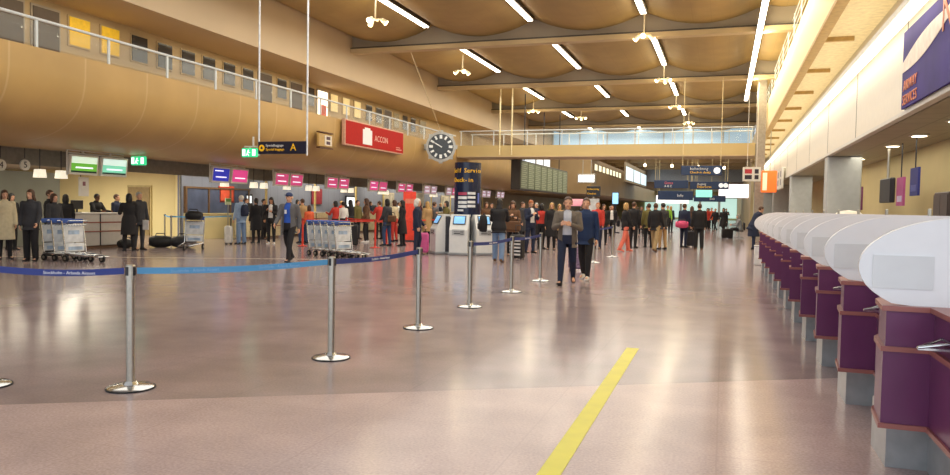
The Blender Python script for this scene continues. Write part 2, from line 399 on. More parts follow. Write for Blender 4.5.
# ---------------------------------------------------------------- belt barriers
LBLUE = mat('light_blue_belt', '5aa4dc', rough=.6, var=.04)
DBLUE = mat('dark_blue_belt', '2c3c86', rough=.6, var=.04)
REDB = mat('red_belt', 'd63a2c', rough=.6, var=.04)
REDP = mat('red_post_paint', 'd23a28', rough=.35, var=.04)
WTXT = mat('white_lettering', 'eef0f2', rough=.5, var=0)
YTXT = mat('yellow_lettering', 'f0b820', rough=.5, var=0, emit=.25)
MSH = {}
def stanchion(x, y, label, post=STEEL, to=None, belt=None, note=None, group='belt barrier posts', sc=1.):
    t = thing('belt_stanchion', label, 'barrier post', (x, y, 0), 0, group)
    k = post.name
    if k not in MSH:
        a = MB().lathe([(.0, 0), (.175, 0), (.18, .012), (.165, .022), (.06, .034), (.045, .06), (.0, .06)]); 
        b = MB().lathe([(.034, .03), (.034, .9), (.0, .9)], n=18)
        h = MB().m(0).lathe([(.0, .88), (.037, .88), (.037, .99), (.033, 1.0), (.0, 1.0)], n=18).m(1)
        for q in range(4):
            c, s = math.cos(PI/2*q), math.sin(PI/2*q)
            h.box((c*.03-.012, s*.03-.012, .915), (c*.03+.012, s*.03+.012, .985))
        f = MB().lathe([(.184, 0), (.19, .0), (.19, .01), (.184, .01)])
        MSH[k] = [a.build('base', CHROME if post is STEEL else post, None, True), b.build('post', post, None, True), h.build('belt_head', [post, DARK], None, False), f.build('rubber_rim', BLACK, None, True)]
        for o in MSH[k]: o.parent = t
    else:
        for o in MSH[k]:
            c = o.copy(); C.objects.link(c); c.parent = t
    if to:
        dx, dy = to[0]-x, to[1]-y; L = math.hypot(dx, dy); a = math.atan2(dy, dx)
        n = 14; vs = []; fs = []
        rings = []
        for i in range(n+1):
            u = i/n; d = .05+(L-.1)*u; z = .95-.025*math.sin(PI*u)
            ux, uy = math.cos(a), math.sin(a)
            rings.append([(ux*d-uy*.002, uy*d+ux*.002, z-.026), (ux*d+uy*.002, uy*d-ux*.002, z-.026), (ux*d+uy*.002, uy*d-ux*.002, z+.026), (ux*d-uy*.002, uy*d+ux*.002, z+.026)])
        b = MB().loft(rings).build('belt', belt, t)
        if note:
            m = WTXT if belt is not LBLUE else mat('pale_belt_lettering', '9ccaf0', rough=.6)
            for u in note[1]:
                if math.cos(a) < 0: a2 = a+PI
                else: a2 = a
                d = L*u
                w = words(note[0], .036, m, (math.cos(a)*d+math.sin(a2)*.004, math.sin(a)*d-math.cos(a2)*.004, .95-.025*math.sin(PI*u)), (R(90), 0, a2), b, 'CENTER', ext=.001)
    return t
S0, S1, S2, S3 = (-5.62, 4.42), (-4.51, 4.79), (-3.63, 6.47), (-3.55, 8.49)
S4, S5, S6 = (-3.60, 10.6), (-3.57, 12.81), (-3.57, 15.02)
BT = 'Stockholm - Arlanda Airport'
stanchion(*S0, 'steel barrier post cut off by the left edge of the picture, only its base showing')
stanchion(*S1, 'nearest steel barrier post at left, with a dark blue belt going left', to=S0, belt=DBLUE, note=(BT, (.42,)))
stanchion(*S2, 'second steel barrier post from the left, with a light blue belt going left', to=S1, belt=LBLUE, note=(BT, (.3, .72)))
stanchion(*S3, 'steel barrier post ending the dark blue belt before the gap', to=S2, belt=DBLUE, note=(BT, (.5,)))
stanchion(*S4, 'steel barrier post in front of the check in machines, just after the gap', to=S5, belt=DBLUE, note=(BT, (.5,)))
stanchion(*S5, 'steel barrier post in front of the woman with black and white suitcase', to=S6, belt=DBLUE, note=(BT, (.5,)))
stanchion(*S6, 'steel barrier post just left of the man in the open grey jacket')
S7, S8 = (-3.44, 20.9), (-3.3, 23.6)
stanchion(*S7, 'steel barrier post just right of the man in the blue jacket', to=S8, belt=DBLUE)
stanchion(*S8, 'far steel barrier post behind the two walking men')
# red queue lanes
RED = [((-11.61, 23.73), 'nearest red barrier post left of the woman with shoulder bag'), ((-12.24, 26.0), 'red barrier post right of the woman with shoulder bag'),
       ((-14.2, 23.2), 'red barrier post behind the long row of trolleys'), ((-14.4, 26.8), 'red barrier post behind the black suitcase'), ((-11.2, 28.6), 'red barrier post behind the woman in black dress'),
       ((-12.0, 31.5), 'far red barrier post near the tall red banner')]
for i, (p, lb) in enumerate(RED):
    to = {0: RED[2][0], 1: RED[0][0], 3: RED[1][0], 4: RED[1][0], 5: RED[4][0]}.get(i)
    stanchion(*p, lb, post=REDP, to=to, belt=REDB, group='red barrier posts of the check in queue')
SP = (-20.0+.9, 25.6)
stanchion(-19.3, 26.0, 'grey barrier post in front of the low cream wall, belt going left', to=(-19.4, 22.6), belt=LBLUE)
stanchion(-19.4, 22.6, 'grey barrier post behind the single trolley, left end of the low cream wall')
stanchion(-21.6, 24.8, 'grey barrier post beside the cream wall and brown door', to=(-19.4, 22.6), belt=LBLUE)
t = thing('sign_stand', 'slim grey floor stand with a small green and white sign panel', 'sign stand', (-19.0, 25.4, 0))
MB().lathe([(.0, 0), (.18, 0), (.17, .02), (.03, .03), (0, .03)]).build('base', STEEL, t, True)
MB().rod((0, 0, .02), (0, 0, 1.45), .02).build('post', STEEL, t)
s = MB(); s.m(0).box((-.02, -.17, 1.42), (.02, .17, 1.68)); s.m(1).box((.02, -.15, 1.54), (.026, .15, 1.66)); s.build('sign_panel', [mat('pale_sign_panel', 'c9d2b0'), mat('sign_green', '5d8f4a')], t)

# ---------------------------------------------------------------- luggage trolleys
TROL = {}
def trolley(loc, rz, label, group=None):
    if 'p' in TROL:
        return dup(TROL['p'], (*loc, 0), rz, label, group)
    t = thing('luggage_trolley', label, 'trolley', (*loc, 0), rz, group)     # front towards local +y
    f = MB()
    for s in (-1, 1):
        f.tube([(s*.30, -.42, .16), (s*.30, -.40, .20), (s*.16, .50, .14)], .016)
        f.tube([(s*.30, -.40, .20), (s*.30, -.46, .60), (s*.30, -.52, 1.0)], .016)
        f.rod((s*.1, -.4, .18), (s*.08, .5, .14), .01)
    f.rod((-.16, .5, .14), (.16, .5, .14), .016); f.rod((-.3, -.4, .19), (.3, -.4, .19), .014); f.rod((-.24, .05, .17), (.24, .05, .17), .012)
    f.build('frame', CHROME, t)
    w = MB(); w.bev((-.31, -.565, .93), (.31, -.50, 1.04), .02); w.build('handle_bar', mat('blue_handle_plastic', '2f4f96', rough=.4), t)
    p = MB(); p.m(0).bev((-.29, -.5, .46), (.29, -.475, .88), .01); p.m(1).box((-.16, -.474, .66), (.16, -.472, .76)); p.m(1).box((-.16, -.503, .66), (.16, -.501, .76)); p.m(0).bev((-.27, -.44, .24), (.27, -.42, .44), .01); p.m(1).box((-.2, -.419, .28), (.2, -.417, .36))
    pp = p.build('advert_panel', [mat('pale_advert_panel', 'd9dde0', rough=.4), mat('advert_blue_band', '9fb4cc', rough=.4, var=.3, scale=6)], t)
    b = MB()
    for k in range(7): b.rod((-.24+.08*k, -.5, .86), (-.24+.08*k, -.34, .90), .006, n=6)
    for k in range(3): b.rod((-.27, -.5+.08*k, .87+.02*k), (.27, -.5+.08*k, .87+.02*k), .007, n=6)
    b.rod((-.27, -.34, .90), (-.27, -.34, 1.0), .007, n=6); b.rod((.27, -.34, .90), (.27, -.34, 1.0), .007, n=6); b.rod((-.27, -.34, 1.0), (.27, -.34, 1.0), .007, n=6)
    b.build('basket', CHROME, t)
    for nm, (x, y) in (('wheel', (-.28, -.42)), ('wheel', (.28, -.42)), ('wheel', (0, .46))):
        wh = MB(); wh.m(0).loft([[(x-.022, y+.085*math.cos(a*PI/8), .085+.085*math.sin(a*PI/8)) for a in range(16)], [(x+.022, y+.085*math.cos(a*PI/8), .085+.085*math.sin(a*PI/8)) for a in range(16)]])
        wh.m(1).loft([[(x-.026, y+.04*math.cos(a*PI/5), .085+.04*math.sin(a*PI/5)) for a in range(10)], [(x+.026, y+.04*math.cos(a*PI/5), .085+.04*math.sin(a*PI/5)) for a in range(10)]])
        wh.build(nm, [BLACK, STEEL], t)
    TROL['p'] = t
    return t
GA, GB = 'nested luggage trolleys at far left', 'long row of nested luggage trolleys'
def row(c, n, ang, step, labels, g):
    for k in range(n):
        d = (k-(n-1)/2)*step
        trolley((c[0]+d*math.sin(ang), c[1]+d*math.cos(ang)), -ang, labels[k], g)
row((-15.1, 14.3), 3, R(93), .36, ['left trolley of the three nested behind the dark blue belt', 'middle trolley of the three nested behind the dark blue belt', 'right trolley of the three nested behind the dark blue belt'], GA)
row((-10.42, 19.0), 5, R(112), .31, ['%s trolley from the left in the row of five right of the man in cap' % q for q in ORD[:5]], GB)
trolley((-15.95, 19.4), R(200), 'single trolley with a dark bag, standing alone before the low cream wall')

# ---------------------------------------------------------------- luggage
def suitcase(loc, rz, m, label, h=.62, w=.42, d=.25, pat=None, handle=True, name='suitcase', cat='suitcase'):
    t = thing(name, label, cat, (*loc, 0), rz)
    b = MB(); b.bev((-w/2, -d/2, .05), (w/2, d/2, .05+h), .05)
    for k in range(4):
        x = -w*.33+w*.22*k; b.box((x-.012, -d/2-.006, .12), (x+.012, d/2+.006, h-.02))
    b.build('shell', m, t, True)
    hb = MB().tube([(-.1, d*.3, h), (-.1, d*.3, h+.32), (.1, d*.3, h+.32), (.1, d*.3, h)], .011) if handle else MB().tube([(-.08, 0, h+.04), (-.06, 0, h+.09), (.06, 0, h+.09), (.08, 0, h+.04)], .012)
    hb.build('handle', DARK, t)
    for sx in (-1, 1):
        for sy in (-1, 1):
            MB().ball((sx*w*.4, sy*d*.32, .03), (.02, .03, .03), 8, 6).build('wheel', BLACK, t)
    if pat:
        p = MB()
        for k in range(5):
            p.box((-w/2+.03, -d/2-.009, .14+.1*k), (w/2-.03, -d/2-.004, .19+.1*k))
        p.build('stripes', pat, t)
    return t
suitcase((-8.96, 21.64), R(20), mat('pink_shell', 'd65a9a', rough=.4), 'pink suitcase standing behind the hooded person beside the check in machines')
suitcase((-5.62, 20.72), R(-15), mat('black_shell', '1d1d22', rough=.5), 'black and white striped suitcase beside the woman in black jacket', h=.68, pat=mat('white_stripe', 'dcdcdc'))
suitcase((-3.34, 17.87), R(10), mat('mauve_patterned_shell', '8a7590', rough=.5, var=.6, scale=25), 'patterned mauve suitcase between the two walking men', h=.55)
suitcase((-16.95, 22.7), R(-60), mat('white_shell', 'c9c8c4', rough=.4), 'white suitcase left of the traveller with a backpack')
suitcase((-12.7, 24.0), R(30), mat('black_fabric_case', '1b1a1d', rough=.7), 'large black suitcase left of the long haired woman in the red lane', h=.75, w=.5)
suitcase((-1.25, 32.10), R(0), mat('dark_case', '25242b', rough=.6), 'dark suitcase between the couple in the middle of the hall', h=.62)
suitcase((.2, 43.0), R(20), mat('black_case_two', '17171b', rough=.6), 'black bag on the floor in front of the seated people', h=.5, w=.6)
suitcase((-6.9, 25.0), R(20), mat('black_case_three', '1a1a20', rough=.6), 'black suitcase behind the man in dark suit', h=.6)
def duffel(loc, rz, label, L=.8, r=.2, m=None, z=0):
    t = thing('duffel_bag', label, 'bag', (*loc, z), rz)
    rg = []
    for k in range(9):
        u = -1+2*k/8; rr = r*(1-.35*abs(u)**3)
        rg.append([(u*L/2, rr*1.1*math.cos(a*PI/8), r+rr*.95*math.sin(a*PI/8) if math.sin(a*PI/8) > -.9 else r-rr) for a in range(16)])
    MB().loft(rg).build('body', m or mat('black_nylon', '17171b', rough=.6, var=.3, scale=9), t, True)
    MB().tube([(-.18, -r*.8, r*1.5), (-.12, -.04, r*2.3), (.12, -.04, r*2.3), (.18, -r*.8, r*1.5)], .014).build('strap', DARK, t)
    return t
duffel((-17.5, 19.9), R(35), 'black duffel bag on the floor right of the man in grey suit', .7, .2)
duffel((-16.85, 20.2), R(20), 'second dark duffel bag lying next to the single trolley', .75, .2, mat('charcoal_nylon', '26262b', rough=.6, var=.3, scale=9))
duffel((-18.05, 18.95), R(80), 'low black bag at the foot of the white desk', .45, .15)
duffel((-16.09, 19.79), R(20), 'dark bag riding on top of the single trolley in front of the cream wall', .5, .15, None, .93)

# ---------------------------------------------------------------- self service machines and column
KW = mat('kiosk_white', 'd9dcdc', rough=.35, var=.03)
KS = mat('kiosk_screen', '6fa8d8', emit=.8, var=.3, scale=4)
def kiosk(loc, rz, label, first=[None]):
    if first[0]: return dup(first[0], (*loc, 0), rz, label)
    t = thing('check_in_machine', label, 'kiosk', (*loc, 0), rz, 'white self service check in machines')   # front towards local -y
    prof = [(-.30, .0), (.30, .0), (.30, 1.08), (.16, 1.26), (-.04, 1.26), (-.22, .92), (-.30, .78)]
    MB().prism(prof, -.29, .29, 'x').build('body', KW, t)
    sd = MB().prism([(.02, .06), (.27, .06), (.27, 1.06), (.15, 1.2), (.02, 1.2)], .29, .305, 'x'); sd.build('side_panel', mat('kiosk_dark_side', '3a3d45', rough=.4), t)
    MB().bev((-.33, -.34, 0), (.33, .32, .08), .02).build('plinth', mat('kiosk_plinth', '8c8f92'), t)
    # slanted screen
    s = MB(); n = Vector((0, -.87, .49)).normalized()
    a, b = Vector((0, -.225, .94)), Vector((0, -.06, 1.23))
    def quad(u0, u1, x0, x1, off):
        p0 = a+(b-a)*u0; p1 = a+(b-a)*u1
        return [Vector((x0, p0.y, p0.z))+n*off, Vector((x1, p0.y, p0.z))+n*off, Vector((x1, p1.y, p1.z))+n*off, Vector((x0, p1.y, p1.z))+n*off]
    q0, q1 = quad(.05, .95, -.2, .2, -.01), quad(.05, .95, -.2, .2, .015); s.m(0).loft([q0, q1]); s.m(1).loft([quad(.12, .88, -.17, .17, .012), quad(.12, .88, -.17, .17, .02)])
    s.build('screen', [DARK, KS], t)
    c = MB(); c.m(0).box((-.2, -.32, .62), (.2, -.3, .8)); c.m(1).box((-.14, -.325, .72), (.06, -.318, .735)); c.m(1).box((-.14, -.325, .66), (.06, -.318, .69)); c.build('ticket_slot', [mat('kiosk_grey', 'b4b8ba'), DARK], t)
    k = MB()
    for i in range(3):
        for j in range(3): k.box((.07+.035*i, -.322, .64+.045*j), (.095+.035*i, -.31, .67+.045*j))
    k.build('keypad', DARK, t)
    first[0] = t
    return t
kiosk((-8.5, 22.15), R(-50), 'left check in machine turned sideways with its dark side showing')
kiosk((-7.82, 22.0), R(8), 'middle check in machine facing us, blue screen lit')
kiosk((-7.2, 22.35), R(35), 'right check in machine partly hidden by the woman in black')
t = thing('banner_column', 'round dark blue Self Service column rising behind the check in machines', 'column sign', (-7.93, 22.95, 0))
MB().lathe([(0, 0), (.5, 0), (.5, .05), (.43, .06), (.43, 2.93), (.0, 2.93)], n=40).build('column', mat('dark_blue_column', '141e3c', rough=.25, var=.1), t, True)
def curved(mb, a0, a1, z0, z1, r0, r1, n=8):
    rings = []
    for k in range(n+1):
        a = a0+(a1-a0)*k/n; c, s = math.sin(a), -math.cos(a)
        rings.append([(r0*c, r0*s, z0), (r1*c, r1*s, z0), (r1*c, r1*s, z1), (r0*c, r0*s, z1)])
    return mb.loft(rings)
A0 = math.atan2(-7.93, 22.95)    # turned to the hall entrance
CW, CR, CB = mat('column_white_label', 'd8dce0', rough=.4), mat('column_red_label', 'b04060', rough=.4), mat('column_blue_label', '5a6fc0', rough=.4)
pl = MB()
for i, z in enumerate((1.88, 1.75, 1.6, 1.47)):
    pl.m(1 if i == 0 else 0); curved(pl, -A0-.75-.0, -A0-.05, z, z+.09, .425, .436)
    pl.m(0); curved(pl, -A0-.0, -A0+.62, z+.02, z+.10, .425, .436)
pl.m(0); curved(pl, -A0-.8, -A0-.3, 1.36, 1.42, .425, .436); pl.m(2); curved(pl, -A0+.85, -A0+1.05, 1.62, 1.95, .425, .436)
pl.build('info_panels', [CW, CR, CB], t)
def ctext(body, z, size, a_start, step):
    for i, ch in enumerate(body):
        if ch == ' ': continue
        a = a_start+step*i
        words(ch, size, YTXT, (.437*math.sin(a), -.437*math.cos(a), z), (R(90), 0, a), t, 'CENTER', ext=.002)
a1 = -A0
ctext('Self Service', 2.66, .2, a1-1.25, .215)
ctext('Check-in', 2.36, .2, a1-1.2, .215)
tall = thing('red_banner', 'tall red banner stand behind the woman in the black dress', 'banner', (-12.6, 29.0, 0), R(20))
MB().bev((-.28, -.15, 0), (.28, .15, .05), .02).build('base', DARK, tall)
b = MB(); b.m(0).bev((-.27, -.02, .05), (.27, .02, 2.1), .01); b.m(1).box((-.18, -.026, 1.6), (.18, -.019, 1.8)); b.build('banner_panel', [mat('red_banner_cloth', 'e2432e', rough=.5, emit=.15), mat('pale_red', 'f08a72', rough=.5)], tall)

# ---------------------------------------------------------------- clock
t = thing('hanging_clock', 'big round white station clock at the left end of the footbridge', 'clock', (-13.55, 35.0, 4.48), R(20)); t.scale = (1.1, 1.1, 1.1)
def disc(mb, r, y0, y1, n=40, cx=0, cz=0):
    return mb.loft([[(cx+r*math.cos(2*PI*k/n), y0, cz+r*math.sin(2*PI*k/n)) for k in range(n)], [(cx+r*math.cos(2*PI*k/n), y1, cz+r*math.sin(2*PI*k/n)) for k in range(n)]])
CG2 = mat('clock_case_grey', 'b5b9b8', rough=.4); CF = mat('clock_face', '3d464f', rough=.4); CN = mat('clock_marks', 'dfe4e4', rough=.5, emit=.15)
cs = MB(); disc(cs, .68, -.12, .2); 
for k in range(8):
    a = 2*PI*k/8; cs.box((.66*math.cos(a)-.09, -.06, .66*math.sin(a)-.09), (.66*math.cos(a)+.09, .1, .66*math.sin(a)+.09))
cs.build('case', CG2, t)
f = MB(); disc(f, .57, -.14, -.12); f.build('dial', CF, t)
mk = MB()
for k in range(12):
    a = PI/2-2*PI*k/12; c, s = math.cos(a), math.sin(a); u = Vector((c, 0, s)); w = Vector((-s, 0, c)); hw = .045 if k % 3 else .06
    p, q = u*.36, u*.53
    mk.loft([[p+w*hw+Vector((0,-.142,0)), p-w*hw+Vector((0,-.142,0)), q-w*hw+Vector((0,-.142,0)), q+w*hw+Vector((0,-.142,0))], [p+w*hw+Vector((0,-.15,0)), p-w*hw+Vector((0,-.15,0)), q-w*hw+Vector((0,-.15,0)), q+w*hw+Vector((0,-.15,0))]])
mk.build('hour_marks', CN, t)
for nm, ang, L in (('minute_hand', 60*5.0, .46), ('hour_hand', 60*1.2+230, .3)):
    a = PI/2-R(ang); MB().rod((-.06*math.cos(a), -.16, -.06*math.sin(a)), (L*math.cos(a), -.16, L*math.sin(a)), .03, .018, n=6).build(nm, CN, t)
MB().rod((0, .1, -.1), (-.85, .45, -.1), .05).rod((0, .1, .1), (-.85, .45, .1), .05).build('bracket', CG2, t)
o = MB().rod((-12.0, 27.4, 7.7), (-13.55, 35.0, 5.2), .018, n=6).build('clock_stay_cable', mat('stay_cable', 'd9caa0', rough=.4)); tag(o, 'thin slanting cable from the ceiling beam down to the big clock', 'cable')

# ---------------------------------------------------------------- signs on the left
SIGNY = 19.4
sx0, sx1 = (-13.41, 19.40, 3.21)[0], (-11.75, 19.40, 3.19)[0]
sz0, sz1 = (-12.50, 19.40, 2.99)[2], (-12.50, 19.40, 3.36)[2]
t = thing('hanging_sign', 'dark Special baggage A sign hanging on two long white rods', 'sign', (sx0, SIGNY, sz0))
W_, H_ = sx1-sx0, sz1-sz0
MB().bev((0, -.06, 0), (W_, .06, H_), .015).build('panel', NAVY, t)
for x in (0, W_): MB().rod((x, 0, -.05), (x, 0, 7.95-sz0), .028, n=8).build('rod', mat('white_rod_paint', 'dfe6ee', rough=.35), t)
ic = MB(); disc(ic, .10, -.066, -.058, 24, .14, H_*.48); ic.build('icon_disc', YTXT, t); ic2 = MB(); ic2.box((.105, -.07, H_*.48-.03), (.175, -.064, H_*.48+.025)); ic2.box((.125, -.07, H_*.48+.025), (.155, -.064, H_*.48+.05)); ic2.build('icon_bag', NAVY, t)
words('Specialbaggage', .105, WTXT, (.28, -.062, H_*.68), FY, t)
words('Special baggage', .105, YTXT, (.28, -.062, H_*.36), FY, t)
words('A', .3, YTXT, (W_*.68, -.062, H_*.5), FY, t)
def exit_sign(loc, label, rz=0):
    t = thing('exit_sign', label, 'exit sign', loc, rz, 'green emergency exit signs')
    b = MB(); b.bev((-.27, -.05, 0), (.27, .05, .27), .02); b.build('panel', mat('exit_green', '28b070', emit=1.1, ecol='30c080'), t)
    k = MB(); k.ball((-.02, -.055, .2), (.025, .01, .025), 8, 6); k.rod((-.03, -.055, .17), (-.05, -.055, .1), .02, n=6); k.rod((-.05, -.055, .1), (-.0, -.055, .04), .012, n=6); k.rod((-.05, -.055, .1), (-.1, -.055, .05), .012, n=6); k.rod((-.03, -.055, .16), (.04, -.055, .13), .01, n=6)
    k.m(0).box((-.23, -.056, .04), (-.13, -.05, .23)); k.box((.12, -.056, .04), (.23, -.05, .23))
    k.build('running_figure', mat('exit_white', 'f2fff4', emit=1.4, var=0), t)
    MB().box((-.2, -.02, .3), (.26, .02, .34)).box((-.02, -.02, .27), (.02, .02, .3)).box((.1, -.02, .34), (.14, .02, .42 if loc[2] < 2.7 else .62)).build('bracket', WHITEP, t)
p = (-13.73, 19.40, 2.90); exit_sign((p[0], 19.4, p[2]), 'lit green exit sign just left of the Special baggage sign')
exit_sign((-17.0, 18.4, 2.6), 'lit green exit sign to the right of the green check in screens')
t = thing('square_sign', 'small square sign box on the drum left of the red banner', 'sign', (-14.3, 24.95, 3.66))
b = MB(); b.m(0).bev((-.12, -.5, 0), (.0, .5, .5), .02); b.build('case', mat('tan_sign_case', 'b6965a'), t)
k = MB(); k.m(0).box((0, -.1, .06), (.012, .42, .44)); k.m(1).box((.012, .02, .1), (.016, .3, .22)).box((.012, .02, .28), (.016, .3, .4)); k.build('picture_panel', [mat('square_sign_pale', 'd8d0c0'), mat('square_sign_dark', '4a2f3f', var=.4, scale=9)], t)
MB().box((-.12, -.5, -.06), (.03, .5, -.02)).box((-.12, -.5, .52), (.03, .5, .56)).build('rails', mat('dark_wood_rail', '5f3c22'), t)
t = thing('red_banner_sign', 'wide red banner with white icon mounted on the curved gallery front', 'banner', (-14.28, 26.45, 3.93))
b = MB(); b.m(1).bev((-.16, -.06, -.06), (.0, 5.6, .98), .02); b.m(0).box((0, 0, 0), (.012, 5.54, .92)); b.build('board', [mat('banner_red', 'ae1c14', rough=.65, spec=.2, var=.06), mat('banner_frame', 'cfa38a', rough=.5)], t)
k = MB(); k.prism([(1.45, .1), (2.3, .1), (2.3, .72), (2.12, .72), (2.12, .8), (1.62, .8), (1.62, .72), (1.45, .72)], .012, .02, 'x'); k.build('icon', WTXT, t)
words('ACCON', .36, mat('pale_pink_lettering', 'e8b8a8', rough=.5), (.014, 2.55, .42), FX, t)
MB().box((.012, 4.75, .1), (.016, 5.35, .16)).box((.012, 4.75, .2), (.016, 5.2, .24)).build('small_print', mat('pale_pink_print', 'd98f80'), t)

# ---------------------------------------------------------------- check in desks on the left
DESKW = mat('desk_white', 'cfcbc4', rough=.4, var=.03); DESKT = mat('desk_red_trim', '9a5a4a', rough=.4); DESKC = mat('desk_cream', 'd6c8a0', rough=.45)
SCR = {'green': ('66b23c', 'd8efd8'), 'mint': ('7fd8b8', 'd8f2ea'), 'blue': ('2b35b0', '5c68d8'), 'pink': ('d8468c', 'e87ab0'), 'grey': ('b89aa8', 'd0c0c4'), 'rose': ('c8487c', 'da80a4')}
def screen_m(k):
    a, b = SCR[k]; return mat('screen_'+k, a, rough=.3, emit=.6, ecol=a, var=.1, scale=2), mat('screen_top_'+k, b, rough=.3, emit=.65, ecol=b, var=.05)
PAIR = [(17.1, 'green', 'mint'), (23.15, 'blue', 'pink'), (27.05, 'rose', 'rose'), (31.2, 'rose', 'rose'), (35.5, 'pink', 'rose'), (39.0, 'rose', 'rose'), (42.8, 'grey', 'grey'), (46.6, 'grey', 'rose'), (50.4, 'grey', 'grey'), (54.2, 'grey', 'grey'), (58.0, 'grey', 'grey')]
for i, (y, ca, cb) in enumerate(PAIR):
    nm = ['pair of green and white screens above the leftmost desk', 'pair of blue and pink screens above the second desk', 'pair of pink screens hanging behind the man in cap', 'pair of pink screens above the long trolley row', 'pair of pink screens left of the tall red banner', 'pair of pink screens left of the self service column'][i] if i < 6 else 'pair of pale screens, %s hanging beyond the self service column' % ORD[i-6]
    t = thing('check_in_screens', nm, 'screens', (-17.2, y, 2.2), 0, 'hanging check in screens')
    fr = MB(); z1 = .70
    fr.tube([(-.1, -1.05, .0), (-.1, -1.05, z1), (-.1, 1.0, z1)], .022); fr.tube([(-.1, -1.0, .62), (-.1, 1.0, .62)], .018); fr.rod((-.1, -.5, .62), (-.1, -.5, .78), .03); fr.rod((-.1, .5, .62), (-.1, .5, .78), .03)
    fr.build('frame', WHITEP, t)
    for k, (s, cc) in enumerate(((-.55, ca), (.55, cb))):
        a, b = screen_m(cc)
        mo = MB()
        # tilted slightly down
        def P(x, yy, z): return (x+.12*(z-.3), yy, z)
        def slab(mb, y0, y1, z0, z1, x0, x1):
            return mb.loft([[P(x0, y0, z0), P(x1, y0, z0), P(x1, y1, z0), P(x0, y1, z0)], [P(x0, y0, z1), P(x1, y0, z1), P(x1, y1, z1), P(x0, y1, z1)]])
        slab(mo, s-.50, s+.50, .02, .58, -.08, .0); hs = mo.build('screen_housing', WHITEP, t)
        sc = MB(); sc.m(0); slab(sc, s-.44, s+.44, .08, .34, .0, .008); sc.m(1); slab(sc, s-.44, s+.44, .34, .52, .0, .008)
        sc.m(2); slab(sc, s-.3, s+.3, .2, .24, .008, .012); slab(sc, s-.36, s+.1, .42, .46, .008, .012) if ca == cc and i else None
        if i == 0: sc.m(3); slab(sc, s-.44, s+.44, .08, .13, .008, .012)
        sc.build('display', [a, b if i == 0 else a, mat('screen_line', 'f0f0ff', emit=.9, var=0), mat('screen_dark_bar', '20403a', emit=.05)], hs)
    # desk under the screens
for i, (y, ca, cb) in enumerate(PAIR):
    if i == 1: continue
    yy = y + (1.35 if i == 0 else .3)
    nm = 'white check in desk with two red trim lines at far left' if i == 0 else '%s check in desk along the left wall, counted from the leftmost' % ORD[i]
    t = thing('check_in_desk', nm, 'desk', (-18.55, yy, 0), 0, 'check in desks along the left wall')
    w = 1.12
    b = MB(); b.m(0).box((-.75, -w, .1), (0, w, 1.08)); b.m(1).box((-.7, -w+.05, 0), (-.06, w-.05, .1)); b.build('body', [DESKW if i == 0 else DESKC, mat('desk_plinth', '7d5f48')], t)
    MB().bev((-.8, -w-.02, 1.08), (.06, w+.02, 1.12), .015).build('counter_top', DESKW, t)
    tr = MB()
    for z in (.52, .8): tr.box((0, -w, z), (.03, w, z+.035))
    tr.build('trim_rail', DESKT, t)
    MB().box((0, -.02, .1), (.012, .02, 1.08)).build('seam', DARK, t)
    m = MB(); m.m(0).bev((-.62, -.55, 1.22), (-.57, -.1, 1.5), .01).box((-.61, -.35, 1.12), (-.58, -.3, 1.25)).box((-.68, -.43, 1.12), (-.52, -.22, 1.14)); m.build('monitor', DARK, t)
    ps = MB().box((-.66, .9, 1.12), (-.58, .98, 2.55)); 
    if i: ps.build('yellow_post', mat('pale_yellow_post', 'cfb878', rough=.5), t)
# lantern boxes hanging in pairs under the gallery
LANT = mat('lantern_glow', 'f3ead2', emit=.8, ecol='f3ead2', var=.04)
ly = [15.8, 16.5, 23.85, 25.7, 26.4, 28.1, 29.9, 30.55, 33.2, 33.95, 37.4, 38.1, 41.2, 41.8, 45.0, 45.6, 49.0, 49.6]
for i, y in enumerate(ly):
    t = thing('hanging_lantern', '%s small white box lamp hanging under the gallery, counted from the left' % ORD[i], 'lamp', (-18.0, y, 2.08), 0, 'small white box lamps')
    MB().loft([[(-.12, -.12, .03), (.12, -.12, .03), (.12, .12, .03), (-.12, .12, .03)], [(-.1, -.1, .26), (.1, -.1, .26), (.1, .1, .26), (-.1, .1, .26)]]).build('lamp_shade', LANT, t)
    MB().rod((0, 0, .24), (0, 0, .83), .012, n=6).build('hanging_cord', DARK, t)
# round desk numbers
for i, (px, tx) in enumerate(((25, '5'), (1, '4'))):
    p = (-18.20, 15.51, 2.44) if i == 0 else (-18.20, 14.79, 2.40)
    t = thing('number_sign', ['round white number 5 sign left of the hanging box lamps', 'round white number sign cut off by the left edge of the picture'][i], 'sign', p)
    k = MB(); k.loft([[(-.03, .15*math.cos(2*PI*j/24), .15*math.sin(2*PI*j/24)) for j in range(24)], [(.02, .15*math.cos(2*PI*j/24), .15*math.sin(2*PI*j/24)) for j in range(24)]]); k.build('disc', WHITEP, t)
    MB().rod((-.01, 0, .19), (-.01, 0, .55), .01, n=6).build('hanger', DARK, t)
    words(tx, .24, DARK, (.022, 0, 0), FX, t, 'CENTER')
